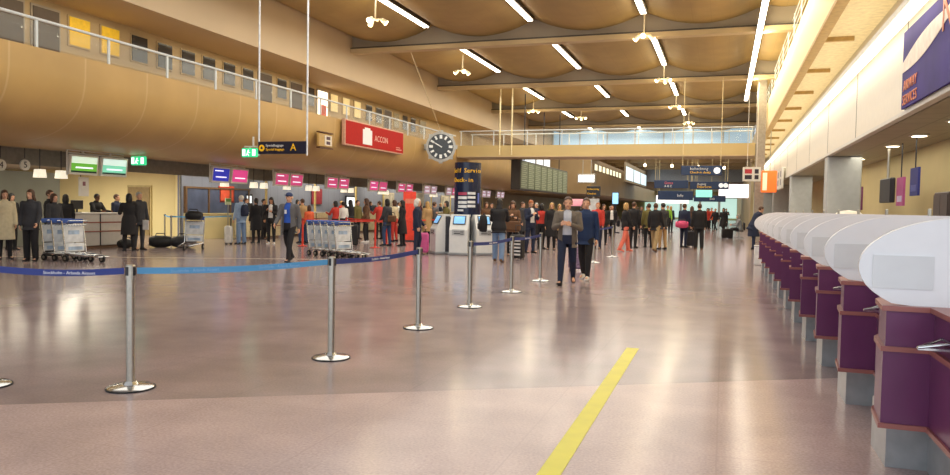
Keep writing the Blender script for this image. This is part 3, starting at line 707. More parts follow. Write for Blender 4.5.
# pieces seen behind the desks
def board(nm, label, cat, y0, y1, z0, z1, m, x=-20.08, m2=None, base=0):
    t = MB(); t.m(0).bev((x, y0, z0), (x+.06, y1, z1), .01)
    if m2: t.m(1).box((x+.06, y0+.08, z0+.08), (x+.066, y1-.08, z1-.08))
    return tag(t.build(nm, [m, m2] if m2 else m), label, cat)
board('wall_poster', 'red poster on the wall under the blue check in screen', 'poster', 26.2, 27.2, 1.5, 2.2, mat('poster_red', 'd0482e', var=.3, scale=3, emit=.15), m2=mat('poster_orange', 'd8583c', var=.35, scale=2, emit=.15))
board('wall_screen', 'small bright screen on the wall behind the backpacker', 'screen', 28.0, 28.5, 1.25, 1.9, DARK, m2=mat('white_screen', 'e8f0f4', emit=1.0, var=.03))
board('wall_poster', 'dark red panel on the wall behind the man in cap', 'poster', 33.6, 34.6, 1.5, 2.3, mat('dark_red_panel', '8a2030', var=.2))
board('wall_screen', 'bright screen on the wall to the right of the man in cap', 'screen', 37.2, 38.3, 1.3, 2.0, DARK, m2=mat('white_screen', 'e8f0f4', emit=1.0, var=.03))
for k, (y, h) in enumerate(((42.0, 2.3), (47, 2.4), (52, 2.3))):
    board('wall_picture', '%s pale framed picture on the wall beyond the tall red banner' % ORD[k], 'picture', y, y+1.6, 1.3, h, mat('picture_frame', 'b7aa90'), m2=mat('picture_print', 'a8a08e', var=.5, scale=2))
t = thing('hanging_notice', 'white notice panel hanging under the green screens', 'notice', (-17.6, 16.9, 1.62))
k = MB(); k.m(0).box((-.02, -.17, 0), (.02, .17, .55)); k.m(1).box((.02, -.05, .3), (.024, .05, .42)); k.build('panel', [WHITEP, mat('notice_print', '8a5560')], t); MB().rod((0, -.1, .55), (0, -.1, 1.28), .01).build('hanger', DARK, t)
hb = thing('desk_back_wall', 'grey back screen standing behind the leftmost check in desk', 'partition', (-21.5, 16.0, 0))
k = MB(); k.m(0).box((-.06, -8, 0), (.06, 3.6, 2.4)); k.m(1).box((.06, -3.2, 1.5), (.07, -1.8, 2.15)).box((.06, -5.6, 1.4), (.07, -4.0, 2.1)); k.build('screen_panel', [mat('grey_green_panel', '8f9184', var=.08, scale=1), mat('pale_panel', 'cfc9a4')], hb)

# ---------------------------------------------------------------- departure board beyond the bridge
t = thing('departure_board', 'long grey green departure board hanging beyond the footbridge', 'board', (-11.2, 41.6, 2.55))
MB().bev((-.55, 0, 0), (0, 13.7, 1.72), .03).build('casing', mat('board_casing', '3b3630', rough=.5), t)
for k in range(8):
    s = MB(); s.m(0).box((0, .15+1.68*k, .08), (.03, 1.7+1.68*k, 1.64))
    s.m(1)
    for j in range(12): s.box((.03, .2+1.68*k, .16+.12*j), (.034, 1.2+1.68*k+.3*((j*7+k*3) % 2), .2+.12*j))
    s.build('flap_panel', [mat('board_green_grey', '6c7458', rough=.4, emit=.1, var=.1), mat('board_lines', 'a4ac8c', rough=.5, emit=.15)], t)
for y in (2, 7, 12): MB().rod((-.3, y, 1.7), (-.3, y, 6.2), .03).build('hanging_rod', DARK, t)
p = (-10.72, 60.00, 3.98)
t = thing('lit_sign_box', 'bright white light box beyond the departure board', 'light box', (-11.68, 62.5, 3.75))
MB().bev((-.1, -.1, -.1), (1.4, .3, .68), .03).build('case', STEEL, t); MB().box((0, -.12, 0), (1.3, -.1, .58)).build('diffuser', mat('light_box_glow', 'ffffff', emit=2.2, var=.05), t)
MB().rod((.3, .1, .6), (.3, .1, 2.6), .03).rod((1.0, .1, .6), (1.0, .1, 2.6), .03).build('hanging_rod', STEEL, t)
t = thing('lit_sign_box', 'bright white panel above the left part of the departure board', 'light box', (-14.4, 58.0, 4.88))
MB().bev((0, 0, 0), (.1, 5.0, 1.15), .02).build('case', STEEL, t); MB().box((.1, .1, .08), (.11, 4.9, 1.07)).build('diffuser', mat('soft_glow', 'e4e8ea', emit=.8, var=.05), t)
# black and yellow sign
p = (-5.65, 34.00, 2.28)
t = thing('yellow_text_sign', 'black sign with yellow lettering above the crowd behind the two walking men', 'sign', (-6.0, 36, 0))
MB().lathe([(0, 0), (.25, 0), (.25, .03), (.05, .04), (.05, 2.15), (0, 2.15)]).build('post', STEEL, t, True)
MB().bev((-.33, -.08, 2.1), (.33, .08, 2.6), .02).build('panel', DARK, t)
words('Incheckning', .12, YTXT, (-.3, -.085, 2.46), FY, t); words('Check-in', .12, YTXT, (-.3, -.085, 2.24), FY, t)
MB().box((-.28, -.06, .9), (.28, .06, 2.0)).build('info_panel', mat('pale_info_panel', 'c4c8cc', var=.2, scale=5), t)
t = thing('blue_screen_stand', 'slim stand with a pale blue lit screen beyond the crowd', 'screen', (-6.59, 48, 0))
MB().box((-.3, -.1, 0), (.3, .1, .06)).box((-.05, -.04, .06), (.05, .04, 1.85)).build('stand', DARK, t)
k = MB(); k.m(0).bev((-.2, -.08, 1.82), (.2, .08, 2.58), .02); k.m(1).box((-.18, -.086, 1.85), (.18, -.08, 2.55)); k.build('screen', [DARK, mat('pale_blue_screen', '8cc8f0', emit=1.2, var=.1)], t)
t = thing('pink_canopy', 'pale pink lit canopy above the crowd behind the two men', 'canopy', (-8.08, 42, -.55))
MB().bev((-.5, -.3, 2.2), (.5, .5, 2.6), .1).build('canopy', mat('pink_glow', 'e8a0a8', emit=.6, var=.2, scale=1.5), t); MB().box((-.45, -.05, .55), (-.38, .05, 2.25)).box((.38, -.05, .55), (.45, .05, 2.25)).build('legs', STEEL, t)

# ---------------------------------------------------------------- hanging signs down the hall
SB = mat('blue_hall_sign', '20355a', rough=.35, var=.06)
def hall_sign(x0, x1, y, z0, z1, label, top, lines=(), circ=(), m=SB):
    t = thing('hanging_sign', label, 'sign', (x0, y, z0)); W, H = x1-x0, z1-z0
    MB().bev((0, -.07, 0), (W, .07, H), .02).build('panel', m, t)
    for x in (.02*W+.03, .98*W-.03): MB().rod((x, 0, H), (x, 0, top-z0), .016, n=6).build('hanging_rod', mat('sign_rod_paint', 'd8c89a'), t)
    for body, size, mm, x, z in lines: words(body, size, mm, (W*x, -.074, H*z), FY, t)
    for x, z, r, mm in circ:
        k = MB(); disc(k, H*r, -.082, -.07, 24, W*x, H*z); k.build('symbol', mm, t)
WG = mat('white_symbol', 'ecf2f6', emit=.5, var=0)
hall_sign(-1.95, -.14, 36, 3.14, 3.58, 'blue hanging sign with a white disc, below the footbridge near the middle', 7.6, [('Incheckning', .17, WTXT, .22, .68), ('Check-in desks', .15, YTXT, .22, .3)], [(.88, .5, .34, WG)])
hall_sign(-4.9, -2.5, 56, 3.1, 3.68, 'dark blue hanging sign far down the hall, left of the disc sign', 6.3, [('Gates', .26, mat('red_sign_text', 'd0606a', emit=.3), .3, .65), ('A B C', .22, WTXT, .3, .25)])
hall_sign(-2.2, .25, 52, 2.95, 3.45, 'dark hanging sign with two white discs below the disc sign', 6.9, [('Avgang', .2, WTXT, .18, .66), ('Departures', .2, YTXT, .18, .3)], [(.8, .5, .3, WG), (.92, .5, .3, WG)])
hall_sign(-4.95, -2.3, 60, 2.3, 3.0, 'lower blue hanging sign far down the hall, left', 6.3, [('Info', .3, WTXT, .55, .5)])
hall_sign(-2.1, -.9, 60, 2.55, 3.1, 'small teal lit hanging sign far down the hall', 6.3, m=mat('teal_lit_sign', '8ad8c8', emit=.9, var=.2))
hall_sign(-2.4, .1, 64, 2.25, 2.75, 'grey blue lowest hanging sign far down the hall', 6.2, [('Exit', .26, WTXT, .5, .5)])
hall_sign(-.5, 2.0, 70, 2.7, 3.9, 'bright pinkish white light box at the far right of the hall', 6.0, m=mat('pink_white_glow', 'fbeef0', emit=1.5, var=.05))
hall_sign(-6.6, -3.4, 78, 2.2, 3.0, 'bright white light box far down the hall at left', 6.0, m=mat('white_red_glow', 'f8f0ea', emit=1.3, var=.3, scale=2))

# ---------------------------------------------------------------- ceiling strip lights and spots
HOUS = mat('strip_housing', '4c4538', rough=.5)
rn = {1: 'left', 2: 'middle', 3: 'right'}
first = None
for r in (1, 2, 3):
    for b in range(1, 6):
        y0, y1 = BAYS[b]+.75, BAYS[b+1]-.75
        lb = '%s strip light from the front in the %s row of ceiling lights' % (ORD[b-1], rn[r])
        if first is None:
            t = thing('ceiling_light', lb, 'ceiling light', (ROWS[r], (y0+y1)/2, 8.3), 0, 'ceiling strip lights')
            L = (y1-y0)/2
            MB().box((-.15, -L, .04), (.15, L, .22)).build('housing', HOUS, t)
            MB().box((-.095, -L+.03, 0), (.095, L-.03, .05)).build('diffuser', LIT, t)
            MB().rod((0, -L*.7, .2), (0, -L*.7, .35), .02).rod((0, L*.7, .2), (0, L*.7, .35), .02).build('stem', HOUS, t)
            first = t
        else: dup(first, (ROWS[r], (y0+y1)/2, 8.3), 0, lb)
t = thing('ceiling_light', 'long unbroken strip light hanging at the right side of the hall', 'ceiling light', (.95, 0, 7.5))
MB().box((-.1, 6, .06), (.1, 43.2, .22)).build('housing', HOUS, t)
MB().box((-.085, 6.02, 0), (.085, 43.18, .07)).build('diffuser', LIT, t)
MB().rod((0, 18, .2), (0, 18, .4), .02).rod((0, 27.4, .2), (0, 27.4, .4), .02).rod((0, 37, .2), (0, 37, .4), .02).build('stem', HOUS, t)
t = thing('fascia_light', 'long bright strip light along the white fascia above the right desks', 'strip light', (2.22, 0, 4.14))
MB().box((-.09, 3.2, .05), (.1, 61, .14)).build('housing', WHITEP, t)
MB().box((-.07, 3.22, 0), (.08, 60.98, .06)).build('diffuser', mat('fascia_diffuser', 'fff6e0', emit=4, ecol='fff2d6', var=0), t)
MB().box((.08, 3.4, .1), (.17, 3.5, .125)).box((.08, 30, .1), (.17, 30.1, .125)).box((.08, 60, .1), (.17, 60.1, .125)).build('bracket', WHITEP, t)
SPOTM = mat('spot_white', 'e9dfc2', rough=.35); SPOTL = mat('spot_glow', 'fff0c8', emit=10, ecol='ffe6b0', var=0)
SPOTS = [((-11.15, 22.6), 'spotlight cluster hanging beside the first strip of the left row'), ((-11.4, 32.0), 'spotlight cluster hanging beside the second strip of the left row'), ((-11.6, 46.0), 'spotlight cluster above the left end of the footbridge'), ((-9.3, 50.0), 'spotlight cluster above the footbridge, second from its left'),
         ((-2.86, 27.0), 'spotlight cluster at the far end of the first strip, right row'), ((-2.86, 36.2), 'spotlight cluster at the far end of the second strip, right row'), ((-2.86, 45.6), 'spotlight cluster at the far end of the third strip, right row'), ((-2.5, 54.0), 'farthest spotlight cluster of the right row')]
fs = None
for (x, y), lb in SPOTS:
    if fs is None:
        t = thing('spotlight_cluster', lb, 'spotlight', (x, y, 7.55), 0, 'white spotlight clusters')
        MB().rod((0, 0, .1), (0, 0, .95), .03).rod((-.22, 0, .1), (.22, 0, .1), .025).rod((0, -.2, .1), (0, .2, .1), .025).build('stem', SPOTM, t)
        for k in range(3):
            a = 2*PI*k/3+.4; c, s = math.cos(a), math.sin(a)
            h = MB(); h.rod((c*.2, s*.2, .12), (c*.36, s*.36, .0), .055, .10, 12); hh = h.build('spot_head', SPOTM, t)
            g = MB(); g.rod((c*.362, s*.362, -.002), (c*.38, s*.38, -.016), .085, .085, 12); g.build('lamp_glass', SPOTL, hh)
        fs = t
    else: dup(fs, (x, y, 7.55), random.random()*2, lb)
for k in range(6):
    x, y = -7+2.3*k, 70+1.5*k
    t = MB(); t.m(0).rod((x, y, 5.7), (x, y, 6.3), .04); t.m(1).ball((x, y, 5.6), .14, 10, 7)
    tag(t.build('far_ceiling_spot', [SPOTM, SPOTL]), '%s small warm ceiling spot from the left in the far hall' % ORD[k], 'spotlight', 'warm ceiling spots of the far hall')

# ---------------------------------------------------------------- right hand service desks
PUR = mat('purple_laminate', '6b3560', rough=.3, var=.05); TRIM = mat('pink_wood_edge', 'a0655f', rough=.35, var=.05); PLI = mat('grey_plinth_metal', 'a9adb0', rough=.3, metal=.3)
PANW = mat('white_screen_panel', 'eef1f5', rough=.35, var=.015); FROST = mat('frosted_window', 'dde1e4', rough=.4, var=.06, scale=3)
X0, PITCH, Y0 = .86, 1.53, 4.62
poly = [(0, 0), (.235, 0), (.235, -.66), (1.3, -.66), (1.3, .86), (.26, .86), (.03, .36)]
def offs(p, k):   # grow the outline on the hall side for the trims
    return [(x-(k if x < .3 else 0), y-(k if y <= 0 else 0)) for x, y in p]
def pshape(grow=0.):
    pts = []
    cx, cz, rx, rz = .45, 1.22, .58+grow, .285+grow
    for k in range(25):
        a = PI*.5+PI*k/24
        pts.append((cx+rx*math.cos(a), cz+rz*math.sin(a)))
    pts = [q for q in pts if q[1] > 1.0]
    zb = 1.005
    pts += [(.16, zb), (1.25, zb), (1.25, cz+rz)]
    return pts
dfirst = None
for i in range(11):
    y = Y0+PITCH*i
    lb = ('nearest purple service desk on the right, cut by the picture edge' if i == 0 else '%s purple service desk from the near end of the right hand row' % ORD[i])
    if dfirst is None:
        t = thing('service_desk', lb, 'desk', (X0, y, 0), 0, 'purple service desks on the right')
        b = MB(); b.prism(poly, .34, .76); b.prism([(x+(.01 if x < .3 else 0), y_) for x, y_ in poly], .78, .985); b.build('body', PUR, t)
        e = MB()
        for z in (.325, .755, .98): e.prism(offs(poly, .014), z, z+.028)
        e.build('edge_trim', TRIM, t)
        MB().box((.10, .0+.35, 0), (1.2, .8, .326)).box((.32, -.55, 0), (1.2, .35, .326)).build('plinth', PLI, t)
        tr = MB(); tr.prism([(.09, -.36), (.235, -.36), (.235, -.2)], .83, .842); tr.rod((.09, -.36, .842), (.235, -.36, .87), .008); tr.rod((.09, -.36, .842), (.235, -.2, .87), .008); tr.rod((.235, -.36, .87), (.235, -.2, .87), .008); tr.build('steel_tray', CHROME, t)
        dfirst = t
        p = thing('privacy_screen', 'nearest white rounded screen panel on the right hand desks', 'screen panel', (X0, y+.06, 0), 0, 'white rounded screens of the service desks')
        MB().prism(pshape(), -.018, .018, 'y').build('panel', PANW, p)
        MB().box((-.06, -.026, 1.1), (.24, .026, 1.285)).build('frosted_window', FROST, p)
        MB().bev((.56, .02, 1.0), (.585, .05, 1.56), .008).build('upright', STEEL, p)
        pfirst = p
    else:
        dup(dfirst, (X0, y, 0), 0, lb)
        dup(pfirst, (X0, y+.06, 0), 0, '%s white rounded screen panel from the near end' % ORD[i])
wt = thing('white_bin', 'white bin standing at the far end of the purple desks', 'bin', (.98, 22.6, 0))
MB().bev((-.13, -.16, 0), (.13, .16, .52), .02).build('bin_body', mat('bin_white', 'dedfe2', rough=.4), wt); MB().bev((-.14, -.17, .52), (.14, .17, .56), .015).build('lid', mat('bin_lid', 'c8cacd', rough=.4), wt)
# things behind the desks
t = thing('hanging_monitor', 'black monitor hanging behind the right hand desks', 'monitor', (3.3, 17.9, 1.75))
MB().bev((-.06, -.55, 0), (.04, .55, .52), .02).build('screen', DARK, t); MB().rod((0, 0, .52), (0, 0, 1.18), .03).build('ceiling_mount', STEEL, t)
for nm, y, z0, z1, c, lb in (('pink', 16.9, 1.68, 2.25, 'b0508c', 'narrow pink banner hanging right of the black monitor'), ('blue', 15.75, 1.86, 2.38, '2a3080', 'dark blue banner hanging behind the right hand desks'), ('mauve', 21.6, 1.6, 2.2, '8a4a7a', 'narrow mauve banner beside the grey column')):
    t = thing('hanging_banner', lb, 'banner', (3.35, y, z0))
    k = MB(); k.m(0).box((-.02, -.3, 0), (.02, .3, z1-z0)); k.m(1).box((-.026, -.2, .08), (-.02, .2, .2)); k.build('cloth', [mat('banner_'+nm, c, rough=.6, var=.15, scale=4), mat('banner_mark_'+nm, 'c8c0dc' if nm != 'blue' else '4a52a0')], t); MB().rod((0, 0, z1-z0), (0, 0, 2.94-z0), .012, n=6).build('hanger', DARK, t)
t = thing('desk_lamp', 'white dome lamp standing on the staff side of the right desks', 'lamp', (1.75, 12.2, .01))
MB().lathe([(0, 1.0), (.1, 1.0), (.1, 1.02), (.02, 1.03), (.02, 1.36), (0, 1.36)]).build('stand', STEEL, t, True); MB().lathe([(.24, 1.38), (.22, 1.46), (.14, 1.53), (.0, 1.55), (.0, 1.5), (.2, 1.38)]).build('lamp_shade', mat('dome_white', 'eeeade', rough=.4), t, True)
for k, (x, y) in enumerate(((3.86, 13.2), (3.86, 14.4), (3.86, 11.6))):
    t = thing('tall_cabinet', ['grey cabinet against the recess wall below the blue banner', 'dark cabinet against the recess wall beside the blue banner', 'pale cabinet against the recess wall nearest to us'][k], 'cabinet', (x-.2, y, 0))
    c = [mat('cab_grey', '74777c'), mat('cab_dark', '4a3f3c'), mat('cab_pale', '9c9880')][k]
    MB().bev((-.2, -.45, 0), (.22, .45, 1.9), .02).build('body', c, t); MB().box((-.215, -.42, .1), (-.2, -.01, 1.85)).box((-.215, .01, .1), (-.2, .42, 1.85)).build('door', c, t); MB().box((-.235, -.06, .9), (-.215, -.03, 1.1)).box((-.235, .03, .9), (-.215, .06, 1.1)).build('handle', STEEL, t)
# computer screens glinting on the staff side
for k, y in enumerate((8.2, 12.8, 15.9)):
    t = thing('desk_monitor', '%s computer monitor on the staff side of the right hand desks' % ORD[k], 'monitor', (2.5, y, 0))
    MB().box((-.28, -.35, 0), (.3, .35, .98)).build('stand_cabinet', mat('staff_cabinet', '9a968a'), t); MB().rod((0, 0, .98), (0, 0, 1.2), .03).build('stem', DARK, t); k_ = MB(); k_.m(0).bev((-.03, -.27, 1.15), (.03, .27, 1.5), .01); k_.m(1).box((-.036, -.24, 1.18), (-.03, .24, 1.47)); k_.build('screen', [DARK, mat('monitor_glow', 'b8d4e8', emit=.9)], t)
# purple advert on the fascia
t = thing('advert_sign', 'purple advertising panel with orange lettering high on the right fascia', 'advert', (2.37, 12.05, 3.0))
k = MB(); k.box((-.02, -4.2, 0), (.012, 0, 1.08)); 
ADV = mat('advert_purple', '2f2270', rough=.6, spec=.2, var=.12, scale=.8, col2='3f308a'); k.build('panel', ADV, t)
sw = MB()
n = 12; rg = []
for j in range(n+1):
    u = j/n; y = -2.6*u-.02; z = .58+.28*u; h = .07+.08*math.sin(PI*min(1, u*1.2))
    rg.append([(-.026, y, z-h), (-.018, y, z-h), (-.018, y, z+h), (-.026, y, z+h)])
sw.loft(rg).build('pale_swoosh', mat('pale_swoosh', 'e8d8c8', rough=.4, var=.15), t)
OR = mat('orange_lettering', 'd8805c', rough=.5)
words('AIRWAY', .2, OR, (-.026, -.12, .3), FNX, t); words('SERVICES', .2, OR, (-.026, -.1, .1), FNX, t)
words('N', .6, OR, (-.026, -2.0, .82), FNX, t)
# signs at the far end of the right desks
t = thing('square_flag_sign', 'white hanging sign with four dark squares at the far right', 'sign', (.79, 38, 2.95))
k = MB(); k.m(0).bev((0, -.05, 0), (.82, .05, .68), .02); k.build('panel', WHITEP, t)
q = MB(); q.m(0).box((.1, -.056, .37), (.42, -.05, .58)); q.m(1).box((.1, -.056, .1), (.42, -.05, .3)); q.box((.54, -.056, .37), (.72, -.05, .58)); q.box((.54, -.056, .1), (.72, -.05, .3)); q.build('squares', [mat('flag_red', 'b8303c'), mat('flag_dark', '2a2030')], t)
MB().rod((.2, 0, .68), (.2, 0, 4.7), .015).rod((.62, 0, .68), (.62, 0, 4.7), .015).build('hanging_rod', WHITEP, t)
t = thing('square_flag_sign', 'pale sign panel with two dark crosses beside the orange panel', 'sign', (2.28, 35.0, 2.5))
k = MB(); k.m(0).bev((-.05, -1.4, 0), (.05, 1.4, .9), .02); k.m(1).box((-.056, -1.2, .15), (-.05, -.7, .4)).box((-.056, -1.2, .5), (-.05, -.7, .75)).box((-.056, .3, .15), (-.05, .9, .4)).box((-.056, .3, .5), (-.05, .9, .75)); k.build('panel', [WHITEP, mat('cross_grey', '8a8490')], t)
MB().rod((0, -.8, .85), (.15, -.8, .9), .03).rod((0, .8, .85), (.15, .8, .9), .03).build('bracket', STEEL, t)
t = thing('orange_panel', 'glowing orange panel sign above the far end of the purple desks', 'sign', (1.95, 38.8, 2.45))
k = MB(); k.m(0).bev((-.28, -.1, 0), (.42, .1, 1.05), .03); k.m(1).box((-.22, -.106, .1), (-.02, -.1, .95)); k.build('panel', [mat('orange_glow', 'f06a28', emit=.9, var=.1), mat('pale_orange', 'f8c8a8', emit=.9)], t)
MB().rod((.1, 0, 1.05), (.1, 0, 3.0), .02).build('hanging_rod', STEEL, t)
# downlights in the recess ceiling
for k, (x, y) in enumerate(((3.27, 15.2), (3.28, 17.45), (3.28, 21.5), (3.28, 25.0), (3.28, 12.9))):
    o = MB(); o.m(0).lathe([(.0, 0), (.16, 0), (.17, -.012), (.12, -.02), (.0, -.02)], (x, y, 2.93)); o.m(1).lathe([(0, -.02), (.12, -.02), (.12, -.026), (0, -.026)], (x, y, 2.93))
    tag(o.build('recessed_ceiling_light', [WHITEP, mat('downlight_glow', 'fff2d8', emit=7, ecol='ffeeca', var=0)]), ['round ceiling downlight near the purple advert', 'round ceiling downlight nearer to the grey column', 'round ceiling downlight just behind the grey column', 'far round ceiling downlight beyond the grey column', 'nearest round ceiling downlight over the right desks'][k], 'downlight', 'round downlights over the right desks')
# waiting seats at the far right
t = thing('seat_bench', 'row of dark waiting seats at the far right of the hall', 'bench', (.85, 44.8, 0), R(90))
MB().box((-1.5, -.03, .36), (1.5, .03, .40)).build('beam_rail', STEEL, t)
for k in range(4):
    x = -1.15+.76*k
    MB().bev((x-.25, -.22, .40), (x+.25, .24, .46), .03).build('seat', DARK, t); MB().bev((x-.25, -.28, .46), (x+.25, -.22, .88), .03).build('backrest', DARK, t)
for x in (-1.2, 1.2): MB().box((x-.03, -.25, 0), (x+.03, .25, .04)).box((x-.03, -.03, .04), (x+.03, .03, .36)).build('leg', STEEL, t)

# ---------------------------------------------------------------- people
SKIN = [mat('skin_light', 'd2a184', rough=.5, var=.04), mat('skin_warm', 'b98664', rough=.5, var=.04), mat('skin_dark', '6d4733', rough=.5, var=.04)]
EYE = mat('eye_dark', '2a2220', rough=.3); LIP = mat('lip', 'b57466', rough=.5)
def fab(name, c): return mat('cloth_'+name, c, rough=.85, var=.08, scale=14, bump=.15)
FABC = {'black': '1b1a1e', 'navy': '1e2740', 'grey': '5f5f62', 'charcoal': '35363b', 'jeans': '33476b', 'ltjeans': '7089ab', 'khaki': 'a08a63', 'cream': 'cfc2a0', 'white': 'dcdbd8', 'blue': '2c57b8', 'sky': '8fa6c4',
        'red': 'bf3a30', 'orange': 'd8603a', 'coral': 'd8705c', 'olive': '6b6436', 'brown': '62452f', 'tan': 'a98a5f', 'green': '8fc23c', 'taupe': '6a6157', 'ltgrey': '9aa0a6', 'pink': 'cc5a88', 'blueink': '1f3358', 'maroon': '5e2a30'}
def F_(k): return fab(k, FABC[k])
HAIR = {'black': mat('hair_black', '191514', rough=.5, var=.3, scale=30), 'brown': mat('hair_brown', '4a2f1f', rough=.5, var=.3, scale=30), 'blonde': mat('hair_blonde', 'b8935a', rough=.5, var=.25, scale=30), 'grey': mat('hair_grey', 'a8a49c', rough=.5, var=.2, scale=30),
        'white': mat('hair_white', 'd6d2c8', rough=.5, var=.1, scale=30), 'ginger': mat('hair_ginger', 'a05a2c', rough=.5, var=.25, scale=30), 'capblue': mat('cap_cloth', '24365f', rough=.8), 'hood': mat('hood_cloth', 'd8d4cc', rough=.9)}
PW = mat('cloth_striped_shirt', 'cfd3da', rough=.8, var=.05)
_nt = PW.node_tree; _wv = _nt.nodes.new('ShaderNodeTexWave'); _wv.bands_direction = 'X'; _wv.inputs['Scale'].default_value = 14
_tc = _nt.nodes.new('ShaderNodeTexCoord'); _nt.links.new(_tc.outputs['Object'], _wv.inputs['Vector'])
_r = _nt.nodes.new('ShaderNodeValToRGB'); _r.color_ramp.elements[0].color = lin('8d96ab'); _r.color_ramp.elements[1].color = lin('e2e4e8'); _nt.links.new(_wv.outputs['Fac'], _r.inputs['Fac']); _nt.links.new(_r.outputs['Color'], _nt.nodes['Principled BSDF'].inputs['Base Color'])

def capsule(mb, p, q, r1, r2, n=12, flat=None):
    p, q = Vector(p), Vector(q); d = (q-p)
    if d.length < 1e-5: d = Vector((0, 0, .001))
    d.normalize(); u = Vector(flat).cross(d) if flat is not None else d.orthogonal(); u.normalize(); w = d.cross(u); rings = []
    k = .55 if flat is not None else 1
    for i in range(4):
        t = -PI/2+.15+(PI/2-.15)*i/3; rings.append((p+d*r1*math.sin(t), r1*math.cos(t)))
    for i in range(4):
        t = (PI/2-.15)*i/3; rings.append((q+d*r2*math.sin(t), r2*math.cos(t)))
    mb.loft([[c+(u*math.cos(2*PI*j/n)+w*k*math.sin(2*PI*j/n))*r for j in range(n)] for c, r in rings])

def remeshed(mb, name, mats, vox, smooth=3):
    me = bpy.data.meshes.new('tmp'); me.from_pydata(mb.v, [], mb.f)
    bm = bmesh.new(); bm.from_mesh(me); bmesh.ops.recalc_face_normals(bm, faces=bm.faces); bm.to_mesh(me); bm.free()
    o = bpy.data.objects.new('tmp', me); C.objects.link(o)
    r = o.modifiers.new('r', 'REMESH'); r.mode = 'VOXEL'; r.voxel_size = vox; r.use_smooth_shade = True
    if smooth:
        s = o.modifiers.new('s', 'SMOOTH'); s.factor = .5; s.iterations = smooth
    bpy.context.view_layer.update()
    out = bpy.data.meshes.new_from_object(o.evaluated_get(bpy.context.evaluated_depsgraph_get()))
    bpy.data.objects.remove(o); bpy.data.meshes.remove(me)
    out.name = name; out.materials.clear()
    for m in mats: out.materials.append(m)
    return out

def cut(me, test):
    bm = bmesh.new(); bm.from_mesh(me)
    bmesh.ops.delete(bm, geom=[f for f in bm.faces if test(f.calc_center_median())], context='FACES')
    bm.to_mesh(me); bm.free(); return me

# a pose: legs (hip flex, knee flex, spread), arms (shoulder flex, abduct, elbow flex, inward), lean, head turn, head nod
POSES = {
 'stand':  dict(L=(2, 4, 3), Rr=(-2, 3, 3), aL=(4, 9, 14, .1), aR=(2, 9, 12, .1)),
 'relax':  dict(L=(10, 16, 4), Rr=(-3, 2, 3), aL=(8, 10, 30, .2), aR=(-4, 10, 16, .1), turn=15),
 'phone':  dict(L=(3, 4, 4), Rr=(-3, 4, 3), aL=(14, 10, 95, .5), aR=(20, 10, 105, .5), nod=18),
 'cross':  dict(L=(4, 6, 4), Rr=(-3, 3, 4), aL=(22, 12, 90, .95), aR=(18, 12, 85, .95)),
 'walk':   dict(L=(24, 10, 2), Rr=(-16, 22, 2), aL=(-16, 8, 20, .1), aR=(22, 8, 28, .15)),
 'walk2':  dict(L=(-14, 26, 2), Rr=(22, 8, 2), aL=(18, 10, 92, .75), aR=(24, 10, 84, .6)),
 'stroll': dict(L=(14, 6, 2), Rr=(-10, 14, 2), aL=(-8, 9, 16, .1), aR=(10, 9, 22, .1), turn=-8),
 'push':   dict(L=(14, 14, 3), Rr=(-8, 6, 3), aL=(34, 8, 52, .15), aR=(34, 8, 52, .15), lean=9),
 'lean':   dict(L=(12, 8, 4), Rr=(2, 4, 4), aL=(42, 10, 62, .3), aR=(38, 10, 66, .3), lean=26, nod=10),
 'sit':    dict(L=(84, 84, 6), Rr=(84, 84, 6), aL=(26, 8, 62, .4), aR=(26, 8, 62, .4), lean=6, nod=10),
 'talk':   dict(L=(3, 3, 4), Rr=(-2, 4, 4), aL=(26, 14, 82, .3), aR=(4, 9, 14, .1), turn=-18),
}
PC = {}
def skeleton(pose, sex):
    key = (pose, sex)
    if key in PC: return PC[key]
    P = POSES[pose]; f = sex == 'f'
    lean = R(P.get('lean', 0)); sh = .168 if f else .19
    hz = .0
    def TL(p):   # torso tilt about the hips
        x, y, z = p; return Vector((x, y*math.cos(lean)+z*math.sin(lean), -y*math.sin(lean)+z*math.cos(lean)))
    S = {'TL': TL, 'f': f, 'lean': lean}
    for s, k, ak in ((-1, 'L', 'aL'), (1, 'Rr', 'aR')):
        h, kn, sp = P[k]; h, kn, sp = R(h), R(kn), R(sp)
        hip = Vector((s*.092, 0, 0))
        knee = hip+Vector((s*math.sin(sp)*.5, math.sin(h), -math.cos(h)))*.435
        ank = knee+Vector((s*math.sin(sp)*.2, math.sin(h-kn), -math.cos(h-kn)))*.415
        pitch = max(-.9, min(.5, (h-kn)*.55 if abs(h-kn) > .15 else 0)); 
        fwd = Vector((s*.12, math.cos(pitch), math.sin(pitch))).normalized()
        S[k] = (hip, knee, ank, fwd)
        a, b, e, inw = P[ak]; a, b, e = R(a), R(b), R(e)
        shd = TL((s*sh, 0, .475))
        el = shd+Vector((s*math.sin(b), math.sin(a)*math.cos(b), -math.cos(a)*math.cos(b))).normalized()*.285
        fd = Vector((-s*inw*math.sin(e)+s*math.sin(b)*.4*math.cos(e), math.sin(a+e), -math.cos(a+e))).normalized()
        wr = el+fd*.245
        S[ak] = (shd, el, wr, fd)
    lo = min((S[k][2].z - .085 + min(0, S[k][3].z*.16)) for k in ('L', 'Rr'))
    S['up'] = -lo
    S['head'] = TL((0, .012, .695)); S['turn'] = R(P.get('turn', 0)); S['nod'] = R(P.get('nod', 0))
    PC[key] = S
    return S
